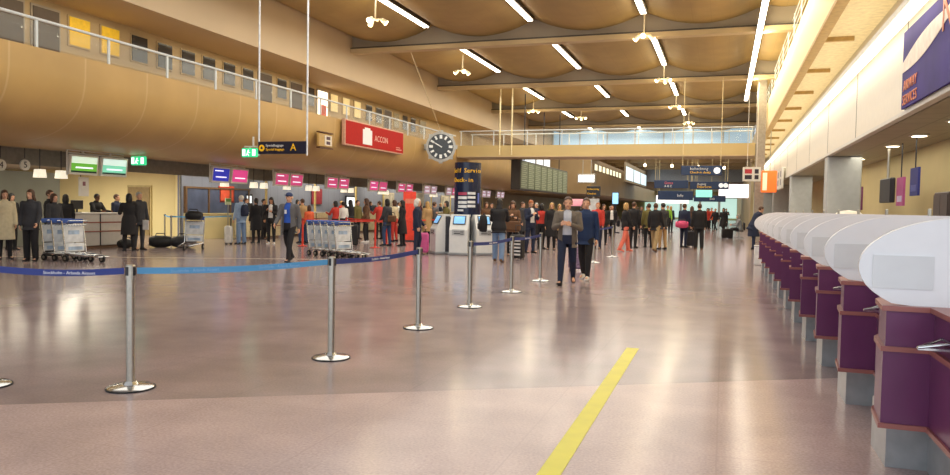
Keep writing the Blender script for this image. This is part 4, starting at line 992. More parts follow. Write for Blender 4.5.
def torso_rings(f):
    if f: return [(-.10, .125, .10), (-.02, .17, .12), (.06, .165, .115), (.18, .125, .095), (.30, .138, .108), (.38, .152, .12), (.46, .155, .105), (.515, .12, .075), (.55, .058, .055)]
    return [(-.10, .13, .10), (-.02, .16, .115), (.08, .155, .112), (.19, .145, .105), (.31, .162, .118), (.41, .18, .12), (.475, .178, .10), (.525, .12, .078), (.56, .064, .06)]
def ring(S, z, rx, ry, n=20, dy=0):
    return [S['TL']((rx*math.cos(2*PI*k/n), dy+ry*math.sin(2*PI*k/n), z)) for k in range(n)]
def headframe(S):
    t, n = S['turn'], S['nod']+S['lean']*.3
    M = Matrix.Rotation(-t, 3, 'Z') @ Matrix.Rotation(-n, 3, 'X')
    c = S['head']
    return lambda p: c + M @ Vector(p)
def body_mesh(pose, sex, vox):
    S = skeleton(pose, sex); f = S['f']; mb = MB(); H = headframe(S); s_ = .94 if f else 1
    mb.loft([ring(S, z, rx*.97, ry*.97) for z, rx, ry in torso_rings(f)])
    capsule(mb, S['TL']((0, 0, .5)), H((0, -.012, -.07)), .062*s_, .052*s_)
    for s, k, ak in ((-1, 'L', 'aL'), (1, 'Rr', 'aR')):
        hip, knee, ank, fwd = S[k]
        capsule(mb, hip, knee, .082, .054); capsule(mb, knee, ank, .054, .036); capsule(mb, knee+(ank-knee)*.3+Vector((0, -.012, 0)), knee+(ank-knee)*.45, .05, .046)
        capsule(mb, ank+Vector((0, -.03, -.04)), ank+Vector((0, 0, -.05))+fwd*.15, .036, .03)
        shd, el, wr, fd = S[ak]
        capsule(mb, shd, el, .054*s_, .040*s_); capsule(mb, el, wr, .040*s_, .028*s_)
        # hand: palm, four unequal bent fingers, thumb from the side of the palm
        nrm = Vector((-s, 0, 0)); nrm = (nrm - fd*nrm.dot(fd)).normalized(); sd = fd.cross(nrm).normalized()
        if sd.y < 0 and abs(fd.z) > .5: sd = -sd
        if abs(fd.z) <= .5 and sd.z < 0: sd = -sd
        k_ = .95 if f else 1.05
        p0 = wr+fd*.02; p1 = wr+fd*.085*k_
        for o_ in (-.022, 0, .022): capsule(mb, p0+sd*o_*.7, p1+sd*o_*k_, .017, .014, 8)
        for j, (o_, L) in enumerate(((.032, .068), (.011, .078), (-.011, .072), (-.031, .056))):
            b0 = p1+sd*o_*k_; b1 = b0+(fd*.9+nrm*.3+sd*o_*1.2).normalized()*L*.5; b2 = b1+(fd*.65+nrm*.75).normalized()*L*.5
            capsule(mb, b0, b1, .0098, .0092, 8); capsule(mb, b1, b2, .0092, .008, 8)
        t0 = wr+fd*.03+sd*.024; t1 = t0+(fd*.6+sd*.8+nrm*.25).normalized()*.042; t2 = t1+(fd*.9+sd*.25+nrm*.3).normalized()*.035
        capsule(mb, t0, t1, .0125, .0105, 8); capsule(mb, t1, t2, .0105, .0085, 8)
    # head: cranium, jaw, nose, brow, ears
    def ell(c, r, n=18, m=12):
        rg = []
        for i in range(m):
            t = -PI/2+.1+(PI-.2)*i/(m-1); rg.append([H((c[0]+r[0]*math.cos(t)*math.cos(2*PI*k/n), c[1]+r[1]*math.cos(t)*math.sin(2*PI*k/n), c[2]+r[2]*math.sin(t))) for k in range(n)])
        mb.loft(rg)
    ell((0, -.008, .025), (.076*s_, .096*s_, .095)); ell((0, .018, -.045), (.058*s_, .068*s_, .072)); ell((0, .052, -.092), (.028, .026, .024))
    capsule(mb, H((0, .078, .012)), H((0, .102, -.03)), .010, .016, 8)
    capsule(mb, H((-.035, .072, .028)), H((.035, .072, .028)), .014, .014, 8)
    capsule(mb, H((-.018, .083, -.062)), H((.018, .083, -.062)), .009, .009, 8)
    for s in (-1, 1):
        ell((s*.078*s_, -.005, -.005), (.012, .024, .034), 10, 7)
    me = remeshed(mb, 'person_body', [SKIN[0], EYE, LIP], vox, 2)
    eyes = [H((s*.031, .085, .004)) for s in (-1, 1)]; lip = H((0, .09, -.064))
    pts = [p.center.copy() for p in me.polygons]
    for p, c in zip(me.polygons, pts):
        if min((c-e).length for e in eyes) < .0105: p.material_index = 1
        elif abs((c-lip).z) < .007 and (c-lip).length < .021: p.material_index = 2
    return me
def top_mesh(pose, sex, kind, vox):
    S = skeleton(pose, sex); f = S['f']; mb = MB()
    d = {'shirt': .010, 'jacket': .025, 'coat': .034, 'puffer': .05, 'dress': .02}[kind]
    rg = torso_rings(f)
    hem = {'shirt': -.10, 'jacket': -.17, 'coat': -.2, 'puffer': -.14, 'dress': -.1}[kind]
    rings = [ring(S, hem, rg[1][1]+d+.02, rg[1][2]+d+.024)] if hem < -.1 else []
    rings += [ring(S, z, rx+d*(1 if z < .5 else .55), ry+d*(1 if z < .5 else .6)) for z, rx, ry in rg if z > hem]
    rings.append(ring(S, .585 if kind != 'shirt' else .57, .064 if kind == 'shirt' else .075, .064 if kind == 'shirt' else .078, dy=-.004))
    mb.loft(rings)
    for s, k, ak in ((-1, 'L', 'aL'), (1, 'Rr', 'aR')):
        shd, el, wr, fd = S[ak]; a = .066+d*.6
        capsule(mb, S['TL']((s*.12, 0, .46)), shd, .07+d*.4, .06+d*.6)
        capsule(mb, shd, el, .056+d*.6, .045+d*.6)
        if kind != 'tshirt': capsule(mb, el, wr-fd*.0, .045+d*.6, .036+d*.4)
    if kind in ('coat', 'dress'):
        hipc = (S['L'][1]+S['Rr'][1])/2; spread = abs(S['L'][1].y-S['Rr'][1].y)/2
        def rr(t, rx, ry): 
            c = hipc*t; return [Vector((c.x+rx*math.cos(2*PI*k/20), c.y+(ry+spread*t)*math.sin(2*PI*k/20), c.z)) for k in range(20)]
        mb.loft([rr(-.1, .17+d, .12+d), rr(.4, .185+d, .14+d), rr(1.0 if kind == 'coat' else 1.08, .20+d, .155+d)])
    return remeshed(mb, 'top', [DARK], vox, 3)
def leg_mesh(pose, sex, kind, vox):
    S = skeleton(pose, sex); f = S['f']; mb = MB()
    rg = torso_rings(f); d = .016 if kind == 'slim' else .028
    mb.loft([ring(S, z, rx+.018, ry+.018) for z, rx, ry in rg[:3]])
    for k in ('L', 'Rr'):
        hip, knee, ank, fwd = S[k]
        capsule(mb, hip, knee, .088+d*.3, .058+d); end = ank+(ank-knee).normalized()*.012
        capsule(mb, knee, end, .058+d, (.040 if kind == 'slim' else .055)+d*.6)
    return remeshed(mb, 'trousers', [DARK], vox, 3)
def shoe_mesh(pose, sex, k):
    S = skeleton(pose, sex); hip, knee, ank, fwd = S[k]; mb = MB()
    side = fwd.cross(Vector((0, 0, 1))).normalized(); up = side.cross(fwd).normalized()
    base = ank-up*.082
    prof = [(-.075, .028, .06), (-.06, .038, .085), (-.02, .042, .095), (.04, .043, .08), (.10, .048, .058), (.15, .045, .045), (.185, .028, .03)]
    rings = []
    for y, w, h in prof:
        c = base+fwd*y
        rings.append([c+side*w*cx+up*(h*cz) for cx, cz in ((-.9, 0), (.9, 0), (1, .25), (.92, .6), (.5, 1), (-.5, 1), (-.92, .6), (-1, .25))])
    mb.loft(rings)
    return mb, rings
def hair_mesh(pose, sex, kind, vox=.011):
    S = skeleton(pose, sex); H = headframe(S); mb = MB(); f = S['f']; s_ = .94 if f else 1
    inv = {}
    def ell(c, r, n=16, m=11):
        rg = []
        for i in range(m):
            t = -PI/2+.1+(PI-.2)*i/(m-1); rg.append([H((c[0]+r[0]*math.cos(t)*math.cos(2*PI*k/n), c[1]+r[1]*math.cos(t)*math.sin(2*PI*k/n), c[2]+r[2]*math.sin(t))) for k in range(n)])
        mb.loft(rg)
    if kind == 'cap':
        ell((0, -.006, .06), (.086, .108, .075)); 
        b = [[H((x, y, .055+z)) for x, y in ((-.07, .07), (.07, .07), (.066, .14), (.03, .172), (-.03, .172), (-.066, .14))] for z in (0, .012)]; mb.loft(b)
        return remeshed(mb, 'hair', [DARK], .008, 1)
    big = .014 if kind != 'short' else .008
    if kind == 'bald':
        for s in (-1, 1): ell((s*.066*s_, -.03, .0), (.022, .055, .04))
        ell((0, -.085*s_, -.0), (.055, .022, .045)); return remeshed(mb, 'hair', [DARK], .009, 1)
    ell((0, -.014, .034), (.078*s_+big, .098*s_+big, .094+big))
    if kind in ('long', 'bob'):
        L = -.26 if kind == 'long' else -.12
        ell((0, -.055, -.04), (.085, .06, .11)); ell((-.07, -.02, -.05), (.026, .05, .09)); ell((.07, -.02, -.05), (.026, .05, .09))
        if kind == 'long': ell((0, -.085, L+.1), (.10, .038, .14))
    if kind == 'pony': ell((0, -.125, -.02), (.03, .035, .09))
    if kind == 'hood': ell((0, -.05, -.05), (.105, .085, .12)); ell((0, -.02, .03), (.098, .11, .115))
    me = remeshed(mb, 'hair', [DARK], vox, 1)
    M = Matrix.Rotation(-S['turn'], 3, 'Z') @ Matrix.Rotation(-(S['nod']+S['lean']*.3), 3, 'X'); Mi = M.inverted(); c = S['head']
    def test(p):
        q = Mi @ (p-c)
        lim = .078 if kind == 'short' else (.066 if kind != 'hood' else .075)
        return q.y > .035 and q.z < lim - .25*abs(q.x) and abs(q.x) < (.066 if kind in ('long', 'bob', 'hood') else .09) or (kind in ('short', 'pony') and q.z < -.045 and q.y > -.2 and kind == 'short') or (q.y > -.01 and q.z < .0 and kind in ('short', 'pony'))
    return cut(me, test)

CACHE = {}
def cached(key, fn):
    if key not in CACHE: CACHE[key] = fn()
    return CACHE[key]
def child(root, name, me, mats, up):
    o = bpy.data.objects.new(name, me); C.objects.link(o); o.parent = root; o.location = (0, 0, up)
    for i, m in enumerate(mats):
        o.material_slots[i].link = 'OBJECT'; o.material_slots[i].material = m
    return o
def person(loc, face, label, pose='stand', sex='m', hair=('short', 'brown'), top=('jacket', 'black'), legs=('slim', 'black'), shoes='black', h=1.75, skin=0, inner=None, near=False, group=None, z=0, nohair=False):
    t = thing('person', label, 'person', (loc[0], loc[1], z), R(-face), group)
    sc = h/1.75
    if sex == 'f': sc *= 1.0
    t.scale = (sc, sc, sc)
    S = skeleton(pose, sex); up = S['up']
    v1, v2 = (.0058, .010) if near else (.0105, .016)
    key = (pose, sex, near)
    child(t, 'body', cached(('b',)+key, lambda: body_mesh(pose, sex, v1)), [SKIN[skin], EYE, LIP], up)
    kind, col = top
    openf = kind.endswith('_open'); kind = kind.replace('_open', '')
    def mk_top():
        me = top_mesh(pose, sex, kind, v2)
        if openf:
            inv_l = -S['lean']
            def test(p):
                y = p.y*math.cos(S['lean'])-p.z*math.sin(S['lean']); z_ = p.y*math.sin(S['lean'])+p.z*math.cos(S['lean'])
                return y > .06 and abs(p.x) < .045+.09*max(0, .42-z_)*.35+.03 and -.3 < z_ < .6 and y < .185
            cut(me, test)
        return me
    nm = {'shirt': 'shirt', 'jacket': 'jacket', 'coat': 'coat', 'puffer': 'jacket', 'dress': 'dress'}[kind]
    child(t, nm, cached(('t', kind, openf)+key, mk_top), [F_(col)], up)
    if openf:
        child(t, 'shirt', cached(('t', 'inner')+key, lambda: top_mesh(pose, sex, 'shirt', v2)), [PW if inner == 'stripe' else F_(inner or 'white')], up)
    if legs:
        child(t, 'trousers', cached(('l', legs[0])+key, lambda: leg_mesh(pose, sex, legs[0], v2)), [F_(legs[1])], up)
    hk, hc = hair
    o = child(t, 'cap' if hk == 'cap' else 'hair', cached(('h', hk)+key, lambda: hair_mesh(pose, sex, hk)), [HAIR[hc]], up)
    if hk == 'cap': child(t, 'hair', cached(('h', 'bald')+key, lambda: hair_mesh(pose, sex, 'bald')), [HAIR['grey']], up)
    for k in ('L', 'Rr'):
        def mk():
            mb, _ = shoe_mesh(pose, sex, k); o_ = mb.build('shoe', DARK, smooth=True); me = o_.data; bpy.data.objects.remove(o_); return me
        child(t, 'shoe', cached(('s', k)+key[:2], mk), [F_(shoes)], up)
    return t
def backpack(loc, face, z, label, m, s=1.):
    t = thing('backpack', label, 'backpack', (loc[0], loc[1], z), R(-face)); t.scale = (s, s, s)
    rg = []
    for zz, w, d in ((-.2, .13, .07), (-.17, .15, .09), (.05, .15, .10), (.18, .12, .08), (.22, .07, .05)): rg.append([(w*math.copysign(abs(math.cos(a))**.7, math.cos(a)), d*math.copysign(abs(math.sin(a))**.7, math.sin(a)), zz) for a in [2*PI*(k+.5)/16 for k in range(16)]])
    MB().loft(rg).build('body', m, t, True)
    MB().bev((-.1, -.135, -.15), (.1, -.08, .02), .03).build('pocket', m, t)
    MB().tube([(-.03, .02, .2), (-.03, .02, .26), (.03, .02, .26), (.03, .02, .2)], .01).build('handle', DARK, t)
def handbag(loc, face, z, label, m, w=.34, h=.24):
    t = thing('handbag', label, 'handbag', (loc[0], loc[1], z), R(-face))
    MB().bev((-w/2, -.06, -h/2), (w/2, .06, h/2), .04).build('body', m, t)
    MB().tube([(-w*.35, 0, h*.5), (-w*.25, 0, h*.95), (w*.25, 0, h*.95), (w*.35, 0, h*.5)], .012).build('strap', DARK, t)

# --- near walkers
A = (-2.95, 14.69); person(A, 172, 'man in open grey jacket and striped shirt walking towards us in the middle', 'walk2', 'm', ('short', 'brown'), ('jacket_open', 'taupe'), ('slim', 'navy'), 'black', 1.78, 0, 'stripe', True).scale.x *= 1.04
B = (-2.78, 15.81); person(B, 186, 'man in blue jacket and white shoes walking beside the man in grey jacket', 'stroll', 'm', ('short', 'brown'), ('jacket', 'blueink'), ('slim', 'black'), 'white', 1.74, 0, None, True)
D = (-10.64, 16.73); person(D, 172, 'man in blue cap, bright blue shirt and open grey jacket walking alone at left', 'walk', 'm', ('cap', 'capblue'), ('jacket_open', 'grey'), ('slim', 'black'), 'black', 1.84, 0, 'blue', True)
tag(MB().box((-.03, -.003, -.05), (.03, .003, .05)).build('name_badge', mat('badge_white', 'e8e8ea')), 'white badge hanging on the blue shirt of the man in cap', 'badge').location = (D[0]+.02, D[1]-.205, 1.30)
# --- far left group
person((-17.04, 13.94), 120, 'person in long cream coat at the left edge of the picture', 'stand', 'f', ('bob', 'brown'), ('coat', 'cream'), ('slim', 'black'), 'black', 1.72)
person((-16.01, 13.79), 150, 'woman with dark hair and grey jacket left of the three trolleys', 'relax', 'f', ('long', 'brown'), ('jacket', 'charcoal'), ('loose', 'black'), 'black', 1.74)
person((-17.0, 15.35), 90, 'person in dark coat half hidden beside the woman in grey jacket', 'stand', 'f', ('bob', 'brown'), ('jacket', 'charcoal'), ('slim', 'black'), 'black', 1.66)
person((-17.19, 15.39), 60, 'man in black suit standing behind the three trolleys', 'relax', 'm', ('short', 'brown'), ('jacket', 'black'), ('slim', 'black'), 'black', 1.76)
person((-18.35, 16.97), -60, 'person in black with a light collar right behind the three trolleys', 'stand', 'f', ('bob', 'black'), ('coat', 'black'), ('slim', 'black'), 'black', 1.66)
person((-19.75, 19.4), 90, 'check in clerk with dark skin behind the leftmost white desk', 'push', 'm', ('short', 'black'), ('jacket', 'black'), ('slim', 'black'), 'black', 1.72, 2)
person((-19.75, 20.35), 80, 'check in clerk standing beside the right end of the leftmost desk', 'talk', 'm', ('short', 'brown'), ('jacket', 'navy'), ('slim', 'black'), 'black', 1.72)
person((-19.9, 16.5), 90, 'check in clerk in black between the cream coat and the grey jacket', 'stand', 'f', ('bob', 'black'), ('jacket', 'black'), ('slim', 'black'), 'black', 1.66)
person((-16.95, 17.94), -50, 'woman in long black coat at the right end of the leftmost desk', 'talk', 'f', ('bob', 'black'), ('coat', 'black'), ('slim', 'black'), 'black', 1.72)
W = (-17.06, 18.47); person(W, 100, 'grey haired man in grey suit holding a white paper by the leftmost desk', 'stand', 'm', ('short', 'grey'), ('jacket', 'charcoal'), ('slim', 'charcoal'), 'black', 1.78)
tag(MB().box((-.11, -.004, -.15), (.11, .004, .15)).build('paper_sheet', mat('paper', 'eeece6', rough=.7)), 'white sheet of paper in the hand of the man in grey suit', 'paper').location = (W[0]+.27, W[1]-.02, .78)
# --- backpacker and queue
P = (-16.73, 23.13); person(P, -75, 'white haired traveller in pale jacket and jeans with a backpack', 'stand', 'm', ('short', 'white'), ('jacket', 'sky'), ('loose', 'ltjeans'), 'black', 1.78)
backpack((P[0]+.26*math.sin(R(105))*.75, P[1]+.26*math.cos(R(105))*.75), -75, 1.22, 'dark backpack on the back of the white haired traveller', F_('navy'))
person((-16.72, 24.03), -60, 'woman all in black right of the backpacker', 'stand', 'f', ('pony', 'black'), ('coat', 'black'), ('slim', 'black'), 'black', 1.68, 1)
person((-18.09, 26.53), 60, 'man in black coat between two women in the black group', 'relax', 'm', ('short', 'black'), ('coat', 'black'), ('slim', 'black'), 'black', 1.68, 1)
person((-15.89, 23.78), 160, 'woman with white shirt under open black jacket and white shoes', 'phone', 'f', ('long', 'black'), ('jacket_open', 'black'), ('slim', 'black'), 'white', 1.72, 1, 'white')
person((-15.38, 25.09), -70, 'man with brown jacket just behind the man in cap', 'stand', 'm', ('short', 'brown'), ('jacket', 'tan'), ('slim', 'jeans'), 'black', 1.7)
person((-14.98, 24.93), -60, 'person in red orange top standing left of the trolley row', 'stand', 'f', ('bob', 'brown'), ('shirt', 'orange'), ('slim', 'jeans'), 'black', 1.45)
person((-15.17, 27.28), -80, 'person in dark red top standing behind the trolley row', 'talk', 'f', ('bob', 'black'), ('shirt', 'red'), ('slim', 'black'), 'black', 1.64)
person((-15.12, 27.87), -70, 'person in white shirt behind the trolley row', 'relax', 'm', ('short', 'black'), ('shirt', 'white'), ('slim', 'black'), 'black', 1.62)
person((-15.10, 28.45), -80, 'dark haired person in black right of the white shirt', 'stand', 'f', ('long', 'black'), ('jacket', 'black'), ('slim', 'black'), 'black', 1.7)
person((-15.30, 29.48), 100, 'person in olive jacket far behind the black suitcase', 'stand', 'm', ('short', 'brown'), ('jacket', 'olive'), ('slim', 'charcoal'), 'black', 1.7)
person((-13.60, 26.98), -120, 'long haired woman in dark brown jacket beside the black suitcase', 'relax', 'f', ('long', 'brown'), ('jacket', 'brown'), ('slim', 'black'), 'white', 1.76)
person((-14.55, 30.12), -70, 'person in red jacket between the two red posts', 'talk', 'm', ('short', 'brown'), ('jacket', 'red'), ('slim', 'black'), 'black', 1.68)
Q = (-11.82, 25.15); person(Q, -80, 'woman in dark jacket with a brown shoulder bag behind the red lane', 'relax', 'f', ('bob', 'black'), ('jacket', 'charcoal'), ('slim', 'jeans'), 'black', 1.74)
handbag((Q[0]+.25, Q[1]-.12), 0, 1.02, 'brown shoulder bag of the woman in dark jacket', F_('brown'))
person((-13.05, 28.46), -80, 'person in pale top right of the woman with shoulder bag', 'stand', 'f', ('bob', 'brown'), ('shirt', 'cream'), ('slim', 'red'), 'black', 1.72)
person((-11.36, 25.49), -100, 'woman in knee length black dress in front of the red banner', 'stand', 'f', ('long', 'black'), ('dress', 'black'), ('slim', 'black'), 'black', 1.7)
person((-8.91, 21.11), 70, 'person in white hood and navy jacket beside the pink suitcase', 'relax', 'm', ('hood', 'hood'), ('jacket', 'navy'), ('slim', 'navy'), 'black', 1.72)
person((-11.45, 28.17), -60, 'person in tan coat behind the pink suitcase', 'stand', 'f', ('long', 'blonde'), ('coat', 'tan'), ('slim', 'black'), 'black', 1.68)
person((-11.37, 28.75), 30, 'person in grey jacket between the left machine and the tan coat', 'stand', 'm', ('short', 'brown'), ('jacket', 'grey'), ('slim', 'black'), 'black', 1.68)
person((-10.81, 28.67), -120, 'person in olive green jacket behind the left check in machine', 'talk', 'f', ('bob', 'black'), ('jacket', 'olive'), ('slim', 'black'), 'black', 1.72)
# --- around the right machine
K = (-5.87, 19.67); person(K, -10, 'large woman in black jacket and pale jeans using the right machine', 'push', 'f', ('long', 'black'), ('puffer', 'black'), ('loose', 'ltjeans'), 'brown', 1.74, 1)
backpack((K[0]-.42, K[1]-.1), 60, 1.05, 'black bag hanging at the left side of the woman in black', F_('black'), 1.1)
K2 = (-6.22, 22.34); person(K2, 160, 'woman with brown hair and brown jacket behind the striped suitcase', 'phone', 'f', ('long', 'brown'), ('jacket', 'brown'), ('slim', 'black'), 'black', 1.7)
handbag((K2[0]+.12, K2[1]-.42), 0, .95, 'brown bag held above the striped suitcase', F_('brown'), .5, .3)
person((-9.85, 29.43), 170, 'person in red scarf colours behind the self service column', 'stand', 'f', ('bob', 'brown'), ('jacket', 'maroon'), ('slim', 'black'), 'black', 1.68)
person((-9.43, 29.76), 150, 'person in brown coat seen right of the self service column', 'stand', 'f', ('long', 'brown'), ('coat', 'brown'), ('slim', 'black'), 'black', 1.7)
person((-6.11, 24.16), 130, 'man in dark suit and white shirt looking down right of the brown bag', 'phone', 'm', ('short', 'ginger'), ('jacket_open', 'navy'), ('slim', 'navy'), 'black', 1.76, 0, 'white')
person((-6.35, 26.75), 20, 'person in red top behind the barrier post near the man in dark suit', 'stand', 'f', ('bob', 'black'), ('shirt', 'red'), ('slim', 'black'), 'black', 1.66)
person((-5.88, 26.34), 170, 'blonde woman in black coat left of the man in grey jacket', 'stand', 'f', ('bob', 'blonde'), ('coat', 'black'), ('slim', 'black'), 'black', 1.7)
person((-8.14, 30.77), 100, 'person in dark coat far behind the man in dark suit', 'stand', 'm', ('short', 'brown'), ('coat', 'charcoal'), ('slim', 'black'), 'black', 1.74)
person((-4.50, 28.07), 190, 'person in red jacket behind the man in blue jacket', 'stand', 'm', ('short', 'ginger'), ('jacket', 'red'), ('slim', 'navy'), 'black', 1.74)
person((-4.78, 31.35), 160, 'woman in black behind the right shoulder of the man in blue', 'stand', 'f', ('bob', 'brown'), ('jacket', 'black'), ('slim', 'black'), 'black', 1.7)
person((-7.18, 33.79), 170, 'person in light coat far behind the man in grey jacket', 'stroll', 'f', ('bob', 'blonde'), ('coat', 'tan'), ('slim', 'black'), 'black', 1.7)
# --- middle distance
person((-5.45, 38.57), 178, 'man in dark suit and white shirt walking towards us further back', 'walk', 'm', ('short', 'brown'), ('jacket_open', 'black'), ('slim', 'black'), 'black', 1.76, 0, 'white')
person((-3.33, 27.05), 60, 'blonde woman in black jacket and coral trousers', 'stroll', 'f', ('bob', 'blonde'), ('jacket', 'black'), ('loose', 'coral'), 'coral', 1.74)
handbag(((-3.53, 27.26)[0]-.1, 27.3), 80, 1.0, 'dark bag at the side of the blonde woman in coral trousers', F_('black'))
person((-3.35, 29.71), 20, 'tall dark person right behind the woman in coral trousers', 'stand', 'm', ('short', 'brown'), ('jacket', 'black'), ('slim', 'black'), 'black', 1.8)
person((-4.47, 43.51), 175, 'person in dark clothes walking far behind the coral trousers', 'walk', 'm', ('short', 'black'), ('jacket', 'charcoal'), ('slim', 'black'), 'black', 1.74)
person((-2.85, 30.50), -20, 'person in dark green jacket left of the man in khaki trousers', 'stand', 'm', ('short', 'brown'), ('jacket', 'olive'), ('slim', 'black'), 'black', 1.76)
person((-2.35, 27.72), 20, 'man in black jacket and khaki trousers', 'stroll', 'm', ('short', 'brown'), ('jacket', 'black'), ('loose', 'khaki'), 'brown', 1.76)
person((-2.21, 29.31), -40, 'person in dark jacket and tan trousers right of the khaki trousers', 'stand', 'm', ('short', 'black'), ('jacket', 'charcoal'), ('slim', 'tan'), 'black', 1.78)
person((-3.37, 48.48), 175, 'person in bright green shirt far down the hall', 'stand', 'm', ('short', 'brown'), ('shirt', 'green'), ('slim', 'black'), 'black', 1.8)
person((-1.52, 31.46), 30, 'man in navy jacket left of the couple, a pink bag at his side', 'stand', 'm', ('short', 'brown'), ('jacket', 'navy'), ('slim', 'navy'), 'black', 1.78)
duffel((-1.60, 31.2), R(5), 'pink bag carried by the man in navy jacket', .5, .15, mat('pink_bag', 'd04a78', rough=.6), .8)
person((-1.37, 34.98), 0, 'woman with long brown hair between the man in navy and the broad man', 'stand', 'f', ('long', 'brown'), ('jacket', 'brown'), ('slim', 'black'), 'black', 1.7)
person((-0.90, 30.24), -15, 'broad man in black jacket seen from behind in the middle of the hall', 'stand', 'm', ('short', 'brown'), ('puffer', 'black'), ('loose', 'black'), 'brown', 1.78)
person((-0.02, 51.71), 200, 'person in long black coat walking at the far right', 'walk', 'f', ('bob', 'black'), ('coat', 'black'), ('slim', 'black'), 'black', 1.76)
person((-0.95, 63.26), 180, 'person in orange jacket far down the hall', 'stand', 'm', ('short', 'brown'), ('jacket', 'orange'), ('slim', 'black'), 'black', 1.76)
person((-1.22, 61.29), 170, 'person in red jacket far down the hall, left of the orange one', 'stand', 'f', ('bob', 'black'), ('jacket', 'red'), ('slim', 'black'), 'black', 1.72)
for (y, c, hh, lb, rk) in ((43.6, 'ltgrey', ('bob', 'grey'), 'person in pale grey coat sitting at the far right', 0), (44.4, 'charcoal', ('short', 'black'), 'person in dark jacket sitting behind the pale grey coat', 1), (45.2, 'maroon', ('bob', 'brown'), 'person in maroon jacket sitting on the far right bench', 0)):
    person((.85, y), -90, lb, 'sit', 'f', hh, ('jacket', c), ('slim', 'black'), 'black', 1.72)
person((1.10, 31.66), 70, 'man in navy coat leaning on the far end of the purple desks', 'lean', 'm', ('short', 'brown'), ('coat', 'navy'), ('slim', 'navy'), 'black', 1.8)
# --- clerks behind the left hand desks
CL = [(27.6, 'navy', 'brown'), (31.7, 'white', 'black'), (36.1, 'red', 'blonde'), (39.6, 'navy', 'brown'), (43.6, 'white', 'brown'), (47.2, 'maroon', 'black'), (51.0, 'navy', 'blonde')]
for i, (y, c, hc) in enumerate(CL):
    person((-19.7, y), 90, '%s clerk from the left behind the desks beyond the low cream wall, in %s' % (ORD[i], {'maroon': 'dark red', 'navy': 'navy', 'white': 'white', 'red': 'red'}[c]), 'stand', 'f' if i % 2 else 'm', ('bob', hc) if i % 2 else ('short', hc), ('jacket', c), ('slim', 'black'), 'black', 1.7, i % 3)
# --- loose crowd far down the hall
FARC = [(-10.2, 33, 'black', 'tall black coated'), (-9.2, 36.5, 'red', 'red jacketed'), (-8.2, 33.5, 'navy', 'navy jacketed'), (-12.6, 36, 'grey', 'grey jacketed'), (-11.3, 40, 'charcoal', 'dark grey jacketed'), (-13.6, 33.5, 'brown', 'brown jacketed'), (-9.8, 44, 'olive', 'olive jacketed'), (-7.4, 41, 'black', 'black jacketed'),
        (-6.6, 46, 'maroon', 'maroon jacketed'), (-5.4, 50, 'ltgrey', 'pale grey jacketed'), (-4.2, 44, 'black', 'plain black jacketed'), (-3.4, 52, 'navy', 'dark blue jacketed'), (-2.4, 60, 'tan', 'tan jacketed'), (-1.2, 66, 'red', 'far red jacketed'), (-.6, 58, 'black', 'far black jacketed'), (-4.8, 64, 'white', 'white shirted'), (-3.0, 74, 'charcoal', 'very far dark'), (-1.6, 82, 'blue', 'blue shirted'), (.2, 72, 'grey', 'far grey jacketed'), (-6.2, 72, 'black', 'distant black coated')]
PP = ['stand', 'relax', 'stroll', 'talk', 'walk']
for i, (x, y, c, w) in enumerate(FARC):
    person((x, y), [180, 150, 210, -60, 175, 20][i % 6], '%s person in the distant crowd %s' % (w, 'near the check in desks' if i < 8 else 'along the middle of the hall'), PP[i % 5], 'f' if i % 2 else 'm', ('bob', ['brown', 'black', 'blonde'][i % 3]) if i % 2 else ('short', ['brown', 'black', 'grey'][i % 3]), ('coat' if i % 4 == 0 and i % 5 != 4 else 'jacket', c), ('slim', 'black'), 'black', 1.68+.03*(i % 4))

# ---------------------------------------------------------------- light, world, camera
def area(name, loc, sx, sy, power, col=(1, .93, .82), rot=(0, 0, 0)):
    l = bpy.data.lights.new(name, 'AREA'); l.shape = 'RECTANGLE'; l.size = sx; l.size_y = sy; l.energy = power; l.color = col
    o = bpy.data.objects.new(name, l); o.location = loc; o.rotation_euler = rot; C.objects.link(o); return o
area('strip_rows_light', (-6.9, 36, 7.6), 13.0, 56, 3300, (1, .95, .85))
area('strip_right_light', (.95, 25, 7.42), .5, 38, 150, (1, .9, .75))
area('gallery_face_fill_light', (1.08, 25, 7.5), .15, 38, 900, (1, .82, .5), (0, R(-90), 0))  # added unseen lamp beside the right strip, brightens the cream gallery face
area('fascia_strip_light', (2.2, 32, 4.1), .12, 58, 50, (1, .9, .7))
for k, y in enumerate((13, 23, 33, 43, 53)):
    area('gallery_soffit_light', (-19.2, y, 2.86), .5, 8, 120, (1, .9, .7))
    area('gallery_room_light', (-15.9, y, 6.5), .3, 8, 26, (1, .86, .6))
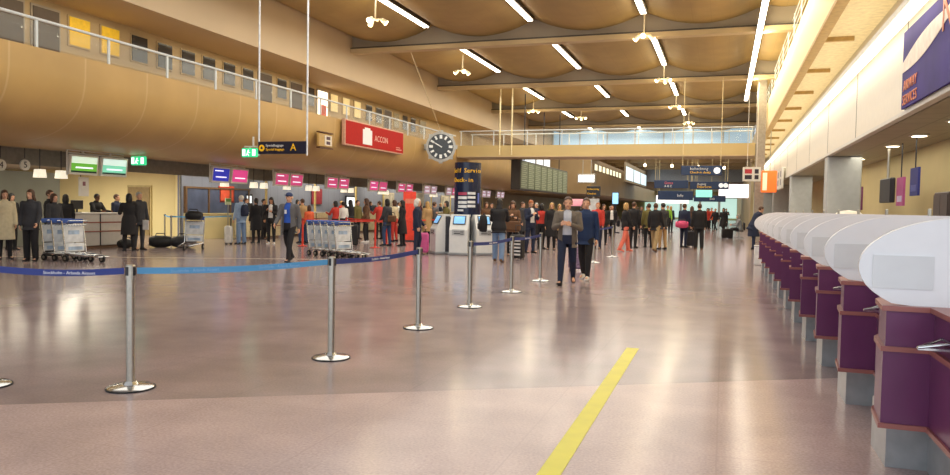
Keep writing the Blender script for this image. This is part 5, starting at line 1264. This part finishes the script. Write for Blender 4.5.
area('cream_wall_fill_light', (-25, 20, 2.86), 4, 8, 900, (1, .92, .72))  # unseen fill added behind the desks to brighten the cream wall
area('right_soffit_fill_light', (2.62, 32, 4.42), .3, 56, 260, (1, .88, .6), (PI, 0, 0))  # upward fill added above the fascia to lift the gallery soffit
area('recess_light', (3.2, 18, 2.9), .5, 26, 150, (1, .9, .7))
area('far_hall_light', (-6, 78, 5.9), 10, 20, 500, (1, .92, .8))
area('far_gallery_fill_light', (-13.5, 88, 2.7), 3, 45, 350, (1, .92, .8))  # extra light added under the far gallery, no fixture there
area('far_end_light', (-6, 112, 4.6), 14, 30, 1100, (.95, 1, .95))
for (x, y), lb in SPOTS:
    l = bpy.data.lights.new('spot_up_light', 'POINT'); l.energy = 22; l.color = (1, .8, .45); l.shadow_soft_size = .25
    o = bpy.data.objects.new('spot_up_light', l); o.location = (x, y, 7.45); C.objects.link(o)
w = bpy.data.worlds.new('daylight'); bpy.context.scene.world = w; w.use_nodes = True
bg = w.node_tree.nodes['Background']; bg.inputs['Color'].default_value = (.86, .93, 1, 1); bg.inputs['Strength'].default_value = 1.55
sc = bpy.context.scene
sc.view_settings.view_transform = 'Standard'; sc.view_settings.look = 'None'; sc.view_settings.gamma = 1; sc.view_settings.exposure = .12
sc.view_settings.use_curve_mapping = False
sc.cycles.max_bounces = 6; sc.cycles.diffuse_bounces = 4; sc.cycles.glossy_bounces = 3; sc.cycles.transparent_max_bounces = 12
sc.cycles.sample_clamp_indirect = 6; sc.cycles.caustics_reflective = False; sc.cycles.caustics_refractive = False
cam = bpy.data.cameras.new('camera'); co = bpy.data.objects.new('camera', cam); C.objects.link(co); sc.camera = co
cam.sensor_width = 36; cam.lens = 745/950*36; cam.clip_end = 400
cx, cy, cz = Vector((0.948328, 0.316811, 0.017437)), Vector((-0.029633, 0.033717, 0.998992)), Vector((0.315904, -0.947889, 0.041363))
M4 = Matrix((cx, cy, cz)).transposed().to_4x4(); M4.translation = (0, 0, 1.515)
co.matrix_world = M4
